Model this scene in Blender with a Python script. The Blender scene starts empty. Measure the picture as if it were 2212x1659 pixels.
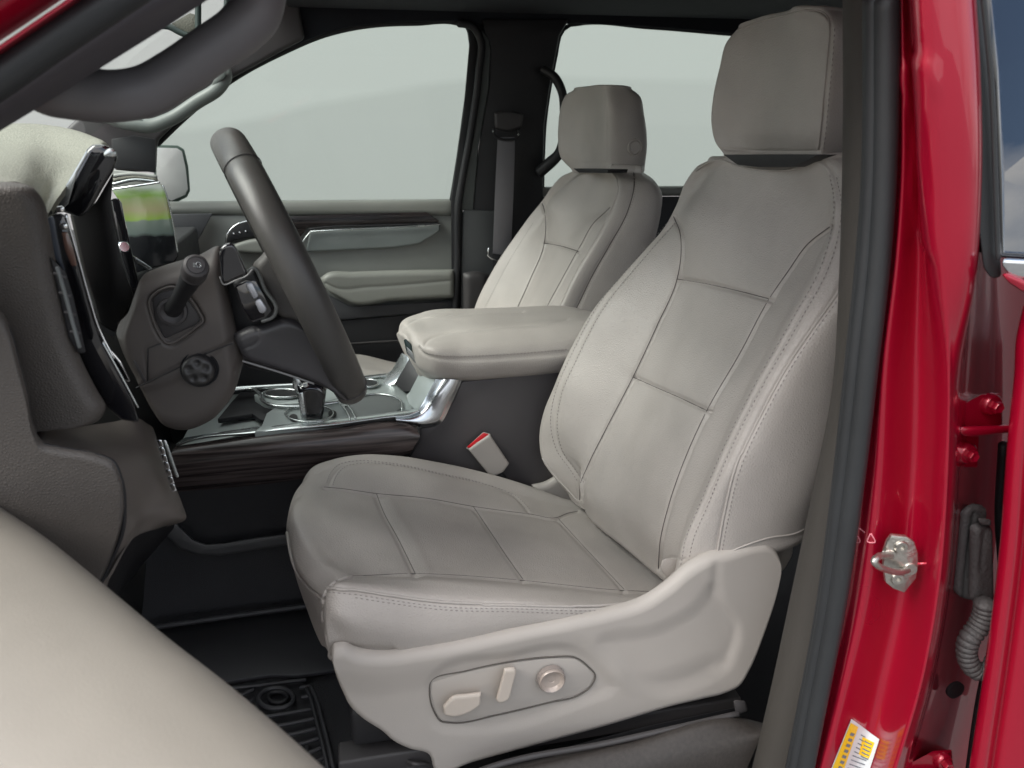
import bpy, bmesh, math, random
import numpy as np
from mathutils import Vector, Matrix
from mathutils.bvhtree import BVHTree
random.seed(4)
S = bpy.context.scene
C = S.collection
R = math.radians

# ------------------------------------------------------------------ camera
# photograph measured on a 2212 x 1659 sheet; focal length, heading and pitch recovered from the vanishing lines
F = 1670.0; TH = R(12); PH = R(19.1); EYE = np.array([0, 0, 1.75])
FW = np.array([math.sin(TH)*math.cos(PH), math.cos(TH)*math.cos(PH), -math.sin(PH)])
RT = np.array([math.cos(TH), -math.sin(TH), 0.0]); UP = np.cross(RT, FW)
cam = bpy.data.cameras.new("camera"); cob = bpy.data.objects.new("camera", cam); C.objects.link(cob)
cam.sensor_width = 36; cam.lens = 36*F/2212; cam.clip_start = 0.02; cam.clip_end = 500
cob.location = EYE
cam.dof.use_dof = True; cam.dof.focus_distance = 1.35; cam.dof.aperture_fstop = 8.0
cob.rotation_euler = (math.pi/2 - PH, 0, -TH)
S.camera = cob

# ------------------------------------------------------------------ world, sun, exposure
SUN_EL, SUN_AZ = R(44), R(256)      # azimuth: direction the light comes from, clockwise from +Y
w = bpy.data.worlds.new("World"); S.world = w; w.use_nodes = True
nt = w.node_tree; nt.nodes.clear()
def N(t, kind, **k):
    n = t.nodes.new(kind)
    for a, b in k.items(): setattr(n, a, b)
    return n
sky = N(nt, 'ShaderNodeTexSky', sky_type='NISHITA', sun_disc=False)
sky.sun_elevation = SUN_EL; sky.sun_rotation = SUN_AZ; sky.dust_density = 2.5; sky.air_density = 1.0
tc = N(nt, 'ShaderNodeTexCoord'); mp = N(nt, 'ShaderNodeMapping'); mp.inputs['Scale'].default_value = (1, 1, 2.6)
mp.inputs['Location'].default_value = (5.3, 0.4, 0.7)
no = N(nt, 'ShaderNodeTexNoise'); no.inputs['Scale'].default_value = 1.7; no.inputs['Detail'].default_value = 7; no.inputs['Roughness'].default_value = .55
cr = N(nt, 'ShaderNodeValToRGB'); cr.color_ramp.elements[0].position = .43; cr.color_ramp.elements[1].position = .60
mx = N(nt, 'ShaderNodeMix', data_type='RGBA'); mx.inputs['B'].default_value = (11.9, 11.6, 11.3, 1)
bg = N(nt, 'ShaderNodeBackground'); bg.inputs['Strength'].default_value = .125
ow = N(nt, 'ShaderNodeOutputWorld'); L = nt.links.new
L(tc.outputs['Generated'], mp.inputs['Vector']); L(mp.outputs[0], no.inputs['Vector']); L(no.outputs['Fac'], cr.inputs['Fac'])
# an overcast sky is about three times as bright overhead as at the horizon
spz = N(nt, 'ShaderNodeSeparateXYZ'); L(tc.outputs['Generated'], spz.inputs[0])
mrz = N(nt, 'ShaderNodeMapRange'); mrz.inputs['To Min'].default_value = .42; mrz.inputs['To Max'].default_value = 1.25; L(spz.outputs['Z'], mrz.inputs['Value'])
cm = N(nt, 'ShaderNodeMix', data_type='RGBA', blend_type='MULTIPLY'); cm.inputs['Factor'].default_value = 1; cm.inputs['A'].default_value = (12.2, 12.0, 11.8, 1); L(mrz.outputs[0], cm.inputs['B']); L(cm.outputs['Result'], mx.inputs['B'])
L(cr.outputs['Color'], mx.inputs['Factor']); L(sky.outputs[0], mx.inputs['A']); L(mx.outputs['Result'], bg.inputs['Color']); L(bg.outputs[0], ow.inputs[0])
sl = bpy.data.lights.new("sun", 'SUN'); sl.energy = 2.2; sl.angle = R(32); sl.color = (1, .98, .95)
so = bpy.data.objects.new("sun", sl); C.objects.link(so)
sd = Vector((math.sin(SUN_AZ)*math.cos(SUN_EL), math.cos(SUN_AZ)*math.cos(SUN_EL), math.sin(SUN_EL)))
so.rotation_euler = sd.to_track_quat('Z', 'Y').to_euler()
S.view_settings.view_transform = 'Standard'; S.view_settings.look = 'None'; S.view_settings.exposure = 0.95; S.view_settings.gamma = 1
S.render.engine = 'CYCLES'
S.cycles.max_bounces = 10; S.cycles.diffuse_bounces = 5; S.cycles.glossy_bounces = 4; S.cycles.transparent_max_bounces = 12
S.cycles.use_denoising = True

# ------------------------------------------------------------------ measuring helpers
def Wp(x, y, Y=None, X=None, Z=None, pl=None):
    d = FW + RT*(x-1106)/F - UP*(y-829.5)/F
    if pl is not None:
        p0, n = pl; t = np.dot(np.array(p0)-EYE, n)/np.dot(d, n)
    elif X is not None: t = X/d[0]
    elif Z is not None: t = (Z-EYE[2])/d[2]
    else: t = Y/d[1]
    return EYE + d*t
def proj(Pn):
    q = Pn-EYE; z = q@FW
    return np.stack([1106+F*(q@RT)/z, 829.5-F*(q@UP)/z], -1)
def P3(p, Y=None):
    """(px,py,Y) | ('w',x,y,z) | ('z',px,py,Z)"""
    if p[0] == 'w': return np.array(p[1:], float)
    if p[0] == 'z': return Wp(p[1], p[2], Z=p[3])
    if p[0] == 'x': return Wp(p[1], p[2], X=p[3])
    return Wp(p[0], p[1], Y=p[2] if len(p) > 2 else Y)
def pts3(ps, Y=None): return np.array([P3(p, Y) for p in ps])
def spline(P, n, closed=False, par=None, tout=None):
    """smooth curve through P (k,...) resampled to n points by chord length"""
    P = np.asarray(P, float); k = len(P)
    if closed: P = np.concatenate([P[-1:], P, P[:2]])
    if par is None:
        d = np.linalg.norm(np.diff(P.reshape(len(P), -1), axis=0), axis=1)
    else: d = np.asarray(par)
    d = np.maximum(d, 1e-6); t = np.concatenate([[0], np.cumsum(d)])
    m = np.zeros_like(P); sh = (-1,)+(1,)*(P.ndim-1)
    sl_ = np.diff(P, axis=0)/d.reshape(sh)
    if len(P) > 2:
        w0 = d[1:].reshape(sh); w1 = d[:-1].reshape(sh)
        m[1:-1] = (sl_[:-1]*w0+sl_[1:]*w1)/(w0+w1)
    m[0] = sl_[0]; m[-1] = sl_[-1]
    if closed: tt = t[1] + (t[-2]-t[1])*np.arange(n)/n
    else: tt = np.linspace(0, t[-1], n) if tout is None else tout*t[-1]
    i = np.clip(np.searchsorted(t, tt, side='right')-1, 0, len(d)-1)
    h = d[i].reshape(sh); s = ((tt-t[i])/d[i]).reshape(sh)
    return ((2*s**3-3*s**2+1)*P[i]+(s**3-2*s**2+s)*h*m[i]+(-2*s**3+3*s**2)*P[i+1]+(s**3-s**2)*h*m[i+1])
def segdist(Q, L_, closed=False):
    L_ = np.asarray(L_, float)
    if closed: L_ = np.concatenate([L_, L_[:1]])
    best = np.full(len(Q), 1e9)
    for a, b in zip(L_[:-1], L_[1:]):
        ab = b-a; t = np.clip(((Q-a)@ab)/max(ab@ab, 1e-12), 0, 1)
        best = np.minimum(best, np.linalg.norm(Q-a-t[:, None]*ab, axis=1))
    return best
def inside(Q, L_):
    L_ = np.asarray(L_, float); c = np.zeros(len(Q), bool); j = len(L_)-1
    for i in range(len(L_)):
        xi, yi = L_[i]; xj, yj = L_[j]
        if yi != yj:
            c ^= ((yi > Q[:, 1]) != (yj > Q[:, 1])) & (Q[:, 0] < (xj-xi)*(Q[:, 1]-yi)/(yj-yi)+xi)
        j = i
    return c
def relief(Q, feats):
    """inward displacement (m) at pixel positions Q"""
    h = np.zeros(len(Q))
    for f in feats:
        if f[0] == 'line':            # groove (depth>0) or ridge (<0): ('line', pts, halfwidth px, depth)
            _, l, wd, dp = f[:4]
            ls = spline(l, max(12, len(l)*6)) if len(l) > 2 else np.array(l, float)
            h += dp*np.exp(-(segdist(Q, ls)/wd)**2)
        elif f[0] == 'seam':          # sharp groove with soft pillowed shoulders
            _, l, wd, dp = f[:4]
            ls = spline(l, max(12, len(l)*6)) if len(l) > 2 else np.array(l, float)
            d = segdist(Q, ls); h += dp*(.55*np.exp(-(d/wd)**2)+.45*np.exp(-np.abs(d)/(wd*3.2)))
        elif f[0] == 'poly':          # recessed area ('poly', pts, soft px, depth)
            _, l, sf, dp = f
            ls = spline(l, len(l)*6, closed=True)
            d = segdist(Q, ls, True)*np.where(inside(Q, ls), 1, -1)
            t = np.clip(d/sf*.5+.5, 0, 1); h += dp*t*t*(3-2*t)
    return h

# ------------------------------------------------------------------ materials
MATS = {}
def mat(name, col, rough=.5, metal=0., bump=None, var=.06, vs=9., coat=0., spec=.5, coat_rough=.05, noisecol=None, sheen=0., alpha=None):
    if name in MATS: return MATS[name]
    m = bpy.data.materials.new(name); m.use_nodes = True; t = m.node_tree; b = t.nodes['Principled BSDF']
    b.inputs['Roughness'].default_value = rough; b.inputs['Metallic'].default_value = metal
    b.inputs['Coat Weight'].default_value = coat; b.inputs['Coat Roughness'].default_value = coat_rough
    b.inputs['Specular IOR Level'].default_value = spec
    if sheen: b.inputs['Sheen Weight'].default_value = sheen
    g = N(t, 'ShaderNodeTexCoord'); k = t.links.new
    n1 = N(t, 'ShaderNodeTexNoise'); n1.inputs['Scale'].default_value = vs; n1.inputs['Detail'].default_value = 4
    k(g.outputs['Object'], n1.inputs['Vector'])
    r = N(t, 'ShaderNodeValToRGB'); c2 = noisecol or tuple(c*(1-var*2) for c in col)
    r.color_ramp.elements[0].color = (*c2, 1); r.color_ramp.elements[1].color = (*[min(1, c*(1+var)) for c in col], 1)
    r.color_ramp.elements[0].position = .3; r.color_ramp.elements[1].position = .7
    k(n1.outputs['Fac'], r.inputs['Fac']); k(r.outputs['Color'], b.inputs['Base Color'])
    rr = N(t, 'ShaderNodeMapRange'); rr.inputs['To Min'].default_value = max(0, rough-.06); rr.inputs['To Max'].default_value = min(1, rough+.06)
    n3 = N(t, 'ShaderNodeTexNoise'); n3.inputs['Scale'].default_value = vs*4
    k(g.outputs['Object'], n3.inputs['Vector']); k(n3.outputs['Fac'], rr.inputs['Value'])
    if rough > .12: k(rr.outputs[0], b.inputs['Roughness'])
    if bump:
        kind, sc, st = bump
        if kind == 'leather':
            v = N(t, 'ShaderNodeTexVoronoi', feature='DISTANCE_TO_EDGE'); v.inputs['Scale'].default_value = sc
            n2 = N(t, 'ShaderNodeTexNoise'); n2.inputs['Scale'].default_value = sc*.05; n2.inputs['Detail'].default_value = 5
            k(g.outputs['Object'], v.inputs['Vector']); k(g.outputs['Object'], n2.inputs['Vector'])
            mm = N(t, 'ShaderNodeMath', operation='MULTIPLY_ADD'); mm.inputs[1].default_value = .5
            k(v.outputs['Distance'], mm.inputs[0]); k(n2.outputs['Fac'], mm.inputs[2]); hgt = mm.outputs[0]
        else:
            n2 = N(t, 'ShaderNodeTexNoise'); n2.inputs['Scale'].default_value = sc; n2.inputs['Detail'].default_value = 3
            k(g.outputs['Object'], n2.inputs['Vector']); hgt = n2.outputs['Fac']
        bp = N(t, 'ShaderNodeBump'); bp.inputs['Strength'].default_value = st; bp.inputs['Distance'].default_value = .003
        k(hgt, bp.inputs['Height']); k(bp.outputs[0], b.inputs['Normal'])
    MATS[name] = m; return m
LEATHER = mat('leather', (.415, .384, .357), .42, bump=('leather', 270, .48), var=.05, vs=9, spec=.45)
LEATHER_PERF = mat('leather insert', (.44, .415, .385), .45, bump=('leather', 520, .35), var=.03, vs=6, spec=.42)
THREAD = mat('thread', (.24, .22, .21), .7)
SEAMD = mat('painted seam shadow', (.10, .09, .085), .8)  # dark colour standing in for the shade inside stitched seam grooves
SEAT_PLASTIC = mat('seat plastic', (.405, .375, .345), .48, bump=('noise', 900, .12), var=.02)
KNOB = mat('knob plastic', (.50, .445, .39), .4, var=.02)
KNOB_RING = mat('knob ring', (.42, .36, .32), .3, var=.02, metal=.2)
TAUPE = mat('taupe dash plastic', (.068, .06, .054), .5, bump=('leather', 330, .5), var=.06)
TAUPE_S = mat('taupe smooth plastic', (.078, .068, .063), .5, bump=('noise', 1200, .1), var=.04)
CHARCOAL = mat('charcoal plastic', (.045, .042, .043), .5, bump=('noise', 1100, .12))
BLACK = mat('black plastic', (.012, .012, .014), .55, bump=('noise', 900, .1))
CARPET = mat('black carpet', (.042, .042, .046), .95, bump=('noise', 700, .8))
RUBBERMAT = mat('rubber mat', (.034, .034, .038), .5, bump=('noise', 700, .15))
GLOSS = mat('gloss black', (.008, .008, .01), .07, coat=1., var=.02)
HEADLINER = mat('headliner cloth', (.012, .014, .019), .95, bump=('noise', 900, .3))
CREAM = mat('cream vinyl', (.205, .203, .165), .5, bump=('noise', 420, .5), var=.16, vs=420)
DOORPAD = mat('door pad vinyl', (.195, .18, .155), .5, bump=('noise', 900, .2), var=.03)
DOORGREY = mat('door vinyl', (.26, .268, .25), .48, bump=('leather', 380, .2), var=.03)
ARMGREY = mat('armrest vinyl', (.215, .22, .20), .45, bump=('leather', 380, .2), var=.03)
PILLAR = mat('pillar trim', (.042, .038, .033), .7, bump=('noise', 600, .2), var=.03)
SEAL = mat('rubber seal', (.02, .022, .024), .5, bump=('noise', 500, .1), var=.05)
RED = mat('red paint', (.37, .003, .025), .3, metal=.42, coat=1., coat_rough=.02, var=.05, vs=1.5, spec=.4)
CHROME = mat('chrome', (.78, .8, .82), .09, metal=1., var=.01)
SATIN = mat('satin silver', (.50, .53, .53), .26, metal=.9, var=.02)
CONSOLE = mat('console grey', (.34, .38, .375), .3, var=.03, metal=.2)
STEEL = mat('striker steel', (.50, .48, .44), .3, metal=.9, bump=('noise', 200, .3), var=.12, vs=60)
BOOT = mat('grey rubber boot', (.052, .05, .05), .6, bump=('noise', 300, .5), var=.12)
WHEELSKIN = mat('wheel leather', (.052, .05, .047), .38, bump=('leather', 600, .18), var=.04)
WEBBING = mat('belt webbing', (.15, .145, .155), .7, bump=('noise', 600, .5))
REDBTN = mat('red button', (.75, .01, .02), .35)
SILL = mat('sill plastic', (.036, .031, .028), .5, bump=('noise', 700, .3), var=.12, vs=200)
BACKDROPM = mat('added backdrop paint', (.52, .505, .495), .9, var=.055, vs=150)
GROUND = mat('asphalt ground', (.10, .10, .098), .9, bump=('noise', 30, .4), var=.1, vs=3)
def wood(name='dark ash wood', f=1.):
    m = bpy.data.materials.new(name); m.use_nodes = True; t = m.node_tree; b = t.nodes['Principled BSDF']; k = t.links.new
    g = N(t, 'ShaderNodeTexCoord'); mp_ = N(t, 'ShaderNodeMapping'); mp_.inputs['Scale'].default_value = (4, 60, 130)
    n_ = N(t, 'ShaderNodeTexNoise'); n_.inputs['Scale'].default_value = 1.; n_.inputs['Detail'].default_value = 6; n_.inputs['Distortion'].default_value = .6
    r = N(t, 'ShaderNodeValToRGB'); r.color_ramp.elements[0].color = (.024*f, .018*f, .018*f, 1); r.color_ramp.elements[1].color = (.105*f, .083*f, .08*f, 1)
    r.color_ramp.elements[0].position = .38; r.color_ramp.elements[1].position = .66
    k(g.outputs['Object'], mp_.inputs[0]); k(mp_.outputs[0], n_.inputs['Vector']); k(n_.outputs['Fac'], r.inputs['Fac']); k(r.outputs[0], b.inputs['Base Color'])
    bp = N(t, 'ShaderNodeBump'); bp.inputs['Strength'].default_value = .35; bp.inputs['Distance'].default_value = .002; k(n_.outputs['Fac'], bp.inputs['Height']); k(bp.outputs[0], b.inputs['Normal'])
    b.inputs['Roughness'].default_value = .27; return m
WOOD = wood(); WOODD = wood('near black door wood', .35)
def glass(name, tint, refl=1., rough=0.):
    m = bpy.data.materials.new(name); m.use_nodes = True; t = m.node_tree; t.nodes.clear(); k = t.links.new
    o = N(t, 'ShaderNodeOutputMaterial'); tr = N(t, 'ShaderNodeBsdfTransparent'); tr.inputs[0].default_value = (*tint, 1)
    gl = N(t, 'ShaderNodeBsdfGlossy'); gl.inputs['Roughness'].default_value = rough
    fr = N(t, 'ShaderNodeFresnel'); fr.inputs[0].default_value = 1.5; ms = N(t, 'ShaderNodeMixShader')
    mu = N(t, 'ShaderNodeMath', operation='MULTIPLY'); mu.inputs[1].default_value = refl
    k(fr.outputs[0], mu.inputs[0]); k(mu.outputs[0], ms.inputs[0]); k(tr.outputs[0], ms.inputs[1]); k(gl.outputs[0], ms.inputs[2]); k(ms.outputs[0], o.inputs[0]); return m
GLASS = glass('clear glass', (.88, .94, .905), .25)
PRIVACY = glass('privacy glass', (.22, .26, .27), 4.2)
MIRROR = mat('mirror glass', (.78, .76, .78), .03, metal=1., var=.0)

# ------------------------------------------------------------------ mesh helpers
def newobj(name, verts, faces, m, parent=None, smooth=True, loc=None):
    me = bpy.data.meshes.new(name); me.from_pydata([tuple(map(float, v)) for v in verts], [], [tuple(map(int, f)) for f in faces]); me.validate(); me.update()
    if smooth: me.polygons.foreach_set('use_smooth', [True]*len(me.polygons))
    me.materials.append(m); o = bpy.data.objects.new(name, me); C.objects.link(o)
    if parent:
        o.parent = parent; o.matrix_parent_inverse = Matrix.Translation(-Vector(parent.location))
    return o
def fromgrid(name, G, m, parent, closed=False, caps=False, smooth=True, flip=None):
    n, k = G.shape[:2]; idx = np.arange(n*k).reshape(n, k); F_ = []
    kk = k if closed else k-1
    a = idx[:-1, :kk].ravel(); b = idx[1:, :kk].ravel(); j2 = (np.arange(kk)+1) % k
    c = idx[1:][:, j2].ravel(); d = idx[:-1][:, j2].ravel()
    F_ = np.stack([a, b, c, d], 1).tolist()
    if caps: F_.append(idx[0].tolist()); F_.append(idx[-1][::-1].tolist())
    o = newobj(name, G.reshape(-1, 3), F_, m, parent, smooth)
    bm = bmesh.new(); bm.from_mesh(o.data); bmesh.ops.recalc_face_normals(bm, faces=bm.faces); bm.to_mesh(o.data); bm.free()
    return o
def gnormals(G, closed=False):
    if closed: du = np.roll(G, -1, 1)-np.roll(G, 1, 1)
    else: du = np.gradient(G, axis=1)
    dv = np.gradient(G, axis=0); n = np.cross(du, dv); l = np.linalg.norm(n, axis=-1, keepdims=True); return n/np.maximum(l, 1e-9)
def colnet(name, cols, m, parent, n=100, k=120, feats=(), closed=False, cap=0., capb=0., noise=0., lin=False):
    """cols: control curves; each resampled to n points, then a smooth surface through them"""
    cc = []
    for c in cols:
        c3 = c if isinstance(c, np.ndarray) else pts3(c)
        cc.append(spline(c3, n) if len(c3) > 2 and not lin else np.array([np.interp(np.linspace(0, 1, n), np.concatenate([[0], np.cumsum(np.linalg.norm(np.diff(c3, axis=0), axis=1))])/max(1e-9, np.linalg.norm(np.diff(c3, axis=0), axis=1).sum()), c3[:, i]) for i in range(3)]).T)
    cc = np.array(cc)                       # cols, n, 3
    d = np.linalg.norm(np.diff(cc, axis=0), axis=2).mean(1)
    if closed:
        dl = np.linalg.norm(cc[0]-cc[-1], axis=1).mean(); par = np.concatenate([[dl], d, [dl, d[0]]])
        G = spline(cc, k, closed=True, par=par)
    else: G = spline(cc, k, par=d)
    G = np.transpose(G, (1, 0, 2))          # n, k, 3
    nm = gnormals(G, closed); cen = G.reshape(-1, 3).mean(0)
    vis = ((EYE-G)*nm).sum(-1)
    if closed: s = np.sign((nm*(G-cen)).sum()); nm = nm*s; vis = vis*s
    else:
        s = np.sign(np.median(vis)); nm = nm*s; vis = vis*s
    if feats:
        h = relief(proj(G.reshape(-1, 3)), feats).reshape(G.shape[:2])
        dist = np.linalg.norm(EYE-G, axis=-1); wv = np.clip((vis/dist+.05)/.15, 0, 1)
        G = G-nm*(h*wv)[..., None]
    if noise:
        ph = G*31.; h = (np.sin(ph[..., 0]*1.1+2*np.sin(ph[..., 2]*.7))+np.sin(ph[..., 2]*1.3+ph[..., 1]*.9+2*np.sin(ph[..., 0]*.5)))*noise*.5
        G = G+nm*h[..., None]
    def capr(row, nxt, r):
        c_ = row.mean(0); ax = (row-nxt).mean(0); ax /= max(np.linalg.norm(ax), 1e-9); out = []
        for a in np.linspace(0, math.pi/2, 7)[1:]:
            dv_ = row-c_; ln = np.linalg.norm(dv_, axis=1, keepdims=True); sh = np.maximum(ln-r*(1-math.cos(a)), 0)/np.maximum(ln, 1e-9)
            out.append(c_+dv_*sh+ax*r*math.sin(a))
        last = out[-1]
        for q in (.66, .33, .01): out.append(c_+ax*r+(last-c_-ax*r)*q)
        return out
    if cap: G = np.concatenate([np.array(capr(G[0], G[3], cap))[::-1], G])
    if capb: G = np.concatenate([G, np.array(capr(G[-1], G[-4], capb))])
    return fromgrid(name, G, m, parent, closed)
def pad(name, top, bot, Y, m, parent, R_=.01, depth=.05, n=80, k=40, feats=(), bulge=0., plane='Y', lin=False, sm=True, Re=None):
    """panel between two traced edges, its rim rounded back by R_, skirted to depth. plane Y: faces the camera side; plane Z: faces up"""
    D = np.array([0, 1., 0]) if plane == 'Y' else np.array([0, 0, -1.])
    def res(l):
        l3 = np.array([P3(p, Y) if plane == 'Y' or p[0] == 'w' or len(p) > 2 else Wp(p[0], p[1], Z=Y) for p in l])
        if sm and len(l3) > 2: return spline(l3, n)
        d = np.concatenate([[0], np.cumsum(np.linalg.norm(np.diff(l3, axis=0), axis=1))]); d /= d[-1]
        return np.array([np.interp(np.linspace(0, 1, n), d, l3[:, i]) for i in range(3)]).T
    A, B = res(top), res(bot)
    # denser sampling near the edges
    def dens(q): 
        u_ = np.linspace(0, 1, q); return .5-.5*np.cos(math.pi*u_)
    t = dens(k)[None, :, None]; G = A[:, None]*(1-t)+B[:, None]*t
    si = dens(n)*(n-1); i0 = np.clip(si.astype(int), 0, n-2); f = (si-i0)[:, None, None]; G = G[i0]*(1-f)+G[i0+1]*f
    hl = np.linalg.norm(G[:, -1]-G[:, 0], axis=1)[:, None]; tt = t[0, :, 0][None]
    dt = np.minimum(tt, 1-tt)*hl
    seg = np.linalg.norm(np.diff(G[:, k//2], axis=0), axis=1); s_ = np.concatenate([[0], np.cumsum(seg)]); ds = np.minimum(s_, s_[-1]-s_)[:, None]
    Re = R_ if Re is None else Re
    def rf(d, r): 
        r = max(r, 1e-6); q = np.clip(1-d/r, 0, 1); return r*(1-np.sqrt(np.maximum(1-q*q, 0)))
    off = np.minimum(rf(dt, R_)+rf(ds, Re), max(R_, Re))
    if bulge:
        off = off-bulge*np.sin(math.pi*np.clip(tt, 0, 1))*np.sin(math.pi*np.clip(s_/s_[-1], 0, 1))[:, None]**.5
    G = G+off[..., None]*D
    if feats:
        G = G+relief(proj(G.reshape(-1, 3)), feats).reshape(G.shape[:2])[..., None]*D
    n_, k_ = G.shape[:2]; V = G.reshape(-1, 3); idx = np.arange(n_*k_).reshape(n_, k_)
    F_ = np.stack([idx[:-1, :-1].ravel(), idx[1:, :-1].ravel(), idx[1:, 1:].ravel(), idx[:-1, 1:].ravel()], 1).tolist()
    ring = np.concatenate([idx[0, :], idx[1:, -1], idx[-1, -2::-1], idx[-2:0:-1, 0]]); b0 = len(V)
    Dk = D
    if plane == 'Y':
        c_ = V.mean(0)-EYE; Dk = c_/c_[1]
    V = np.concatenate([V, V[ring]+Dk*depth]); q = len(ring)
    for i in range(q): F_.append((ring[i], ring[(i+1) % q], b0+(i+1) % q, b0+i))
    F_.append([b0+i for i in range(q)])
    o = newobj(name, V, F_, m, parent)
    bm = bmesh.new(); bm.from_mesh(o.data); bmesh.ops.recalc_face_normals(bm, faces=bm.faces)
    bm.to_mesh(o.data); bm.free(); return o
def slab(name, out, Y, m, parent, depth=.02, bev=.003, plane='Y', smooth_out=0, dirv=None, seg=2):
    """traced outline given real thickness and bevelled"""
    if plane == 'Y': V = pts3(out, Y)
    elif plane == 'Z': V = np.array([P3(p) if (p[0] == 'w' or len(p) > 2) else Wp(p[0], p[1], Z=Y) for p in out])
    elif plane == 'X': V = np.array([Wp(p[0], p[1], X=Y) for p in out])
    else: V = np.array([Wp(p[0], p[1], pl=plane) for p in out])
    if smooth_out: V = spline(V, smooth_out, closed=True)
    if dirv is None and plane == 'Y':
        c_ = V.mean(0)-EYE; dirv = c_/c_[1]
    D = np.array(dirv if dirv is not None else {'Y': (0, 1, 0), 'Z': (0, 0, -1), 'X': (-1, 0, 0)}.get(plane if isinstance(plane, str) else 'Y'), float)
    bm = bmesh.new(); vs = [bm.verts.new(v) for v in V]; f = bm.faces.new(vs)
    r = bmesh.ops.extrude_face_region(bm, geom=[f]); nv = [e for e in r['geom'] if isinstance(e, bmesh.types.BMVert)]
    bmesh.ops.translate(bm, verts=nv, vec=Vector(D*depth)); bmesh.ops.recalc_face_normals(bm, faces=bm.faces)
    if bev:
        bmesh.ops.bevel(bm, geom=[e for e in bm.edges if len(e.link_faces) == 2 and e.calc_face_angle(0) > .6], offset=bev, segments=seg, affect='EDGES', profile=.5, clamp_overlap=True)
    me = bpy.data.meshes.new(name); bm.to_mesh(me); bm.free(); me.materials.append(m)
    o = bpy.data.objects.new(name, me); C.objects.link(o)
    for p in me.polygons: p.use_smooth = True
    me.set_sharp_from_angle(angle=R(35))
    if parent: o.parent = parent; o.matrix_parent_inverse = Matrix.Translation(-Vector(parent.location))
    return o
def frames(P):
    T = np.gradient(P, axis=0); T /= np.maximum(np.linalg.norm(T, axis=1, keepdims=True), 1e-9)
    up = np.array([0, 0, 1.]) if abs(T[0][2]) < .9 else np.array([0, 1., 0]); Ns = []; nprev = np.cross(T[0], up)
    for t in T:
        n_ = nprev-t*(nprev@t); n_ /= max(np.linalg.norm(n_), 1e-9); Ns.append(n_); nprev = n_
    Ns = np.array(Ns); return T, Ns, np.cross(T, Ns)
def tube(name, pts, r, m, parent, n=60, k=12, ell=1., Y=None, closed=False, smooth=True, upv=None, caps=True, lin=False):
    P = pts if isinstance(pts, np.ndarray) else pts3(pts, Y)
    if not lin and (len(P) > 2 or closed): P = spline(P, n, closed=closed)
    rr = np.interp(np.linspace(0, 1, len(P)), np.linspace(0, 1, len(r)), r) if hasattr(r, '__len__') else np.full(len(P), r)
    T, A, B = frames(P)
    if upv is not None:
        A = np.array(upv, float)[None]-T*(T@np.array(upv, float))[:, None]; A /= np.linalg.norm(A, axis=1, keepdims=True); B = np.cross(T, A)
    th = np.linspace(0, 2*math.pi, k, endpoint=False)
    G = P[:, None]+rr[:, None, None]*(np.cos(th)[None, :, None]*A[:, None]+ell*np.sin(th)[None, :, None]*B[:, None])
    if closed:
        G = np.concatenate([G, G[:1]]); return fromgrid(name, G, m, parent, True)
    if caps:
        e0 = P[0]+(G[0]-P[0])*.6-T[0]*rr[0]*.4; e1 = P[-1]+(G[-1]-P[-1])*.6+T[-1]*rr[-1]*.4
        G = np.concatenate([e0[None], G, e1[None]])
    return fromgrid(name, G, m, parent, True, caps=caps)
def lathe(name, prof, c, axis, m, parent, k=40):
    """prof [(radius, height)] about axis through c"""
    ax = Vector(axis).normalized(); q = ax.to_track_quat('Z', 'Y'); V = []
    G = np.array([[tuple(Vector(c)+q @ Vector((r*math.cos(a), r*math.sin(a), h))) for a in np.linspace(0, 2*math.pi, k, endpoint=False)] for r, h in prof])
    o = fromgrid(name, G, m, parent, True, caps=True); o.data.set_sharp_from_angle(angle=R(40)); return o
def box(name, c, s, m, parent, bev=.003, rot=None):
    bm = bmesh.new(); bmesh.ops.create_cube(bm, size=1)
    for v in bm.verts: v.co = Vector((v.co.x*s[0], v.co.y*s[1], v.co.z*s[2]))
    if bev: bmesh.ops.bevel(bm, geom=list(bm.edges), offset=bev, segments=3, affect='EDGES', profile=.5)
    mt = (rot.to_4x4() if rot else Matrix()); bm.transform(Matrix.Translation(c) @ mt)
    me = bpy.data.meshes.new(name); bm.to_mesh(me); bm.free(); me.materials.append(m); o = bpy.data.objects.new(name, me); C.objects.link(o)
    for p in me.polygons: p.use_smooth = True
    me.set_sharp_from_angle(angle=R(35))
    if parent: o.parent = parent; o.matrix_parent_inverse = Matrix.Translation(-Vector(parent.location))
    return o
def thing(name, label, cat, loc=(0, 0, 0), group=None):
    o = bpy.data.objects.new(name, None); o.location = loc; o.empty_display_size = .05; C.objects.link(o)
    o['label'] = label; o['category'] = cat
    if group: o['group'] = group
    return o
def bvh(o):
    me = o.data; return BVHTree.FromPolygons([v.co.copy() for v in me.vertices], [tuple(p.vertices) for p in me.polygons])
def drape(bv, line, n, lift=.0005):
    l = spline(np.array(line, float), n) if len(line) > 2 else np.array([np.array(line[0])*(1-t)+np.array(line[1])*t for t in np.linspace(0, 1, n)])
    out = []
    for x, y in l:
        d = Vector(FW+RT*(x-1106)/F-UP*(y-829.5)/F).normalized(); h = bv.ray_cast(Vector(EYE), d)
        if h[0] is not None:
            nn = h[1]; nn = -nn if nn.dot(d) > 0 else nn; out.append(np.array(h[0]+nn*lift))
    return np.array(out)
def dense(P, step):
    d = np.concatenate([[0], np.cumsum(np.linalg.norm(np.diff(P, axis=0), axis=1))]); n = max(2, int(d[-1]/step)); t = np.linspace(0, d[-1], n)
    return np.array([np.interp(t, d, P[:, i]) for i in range(3)]).T
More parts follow.
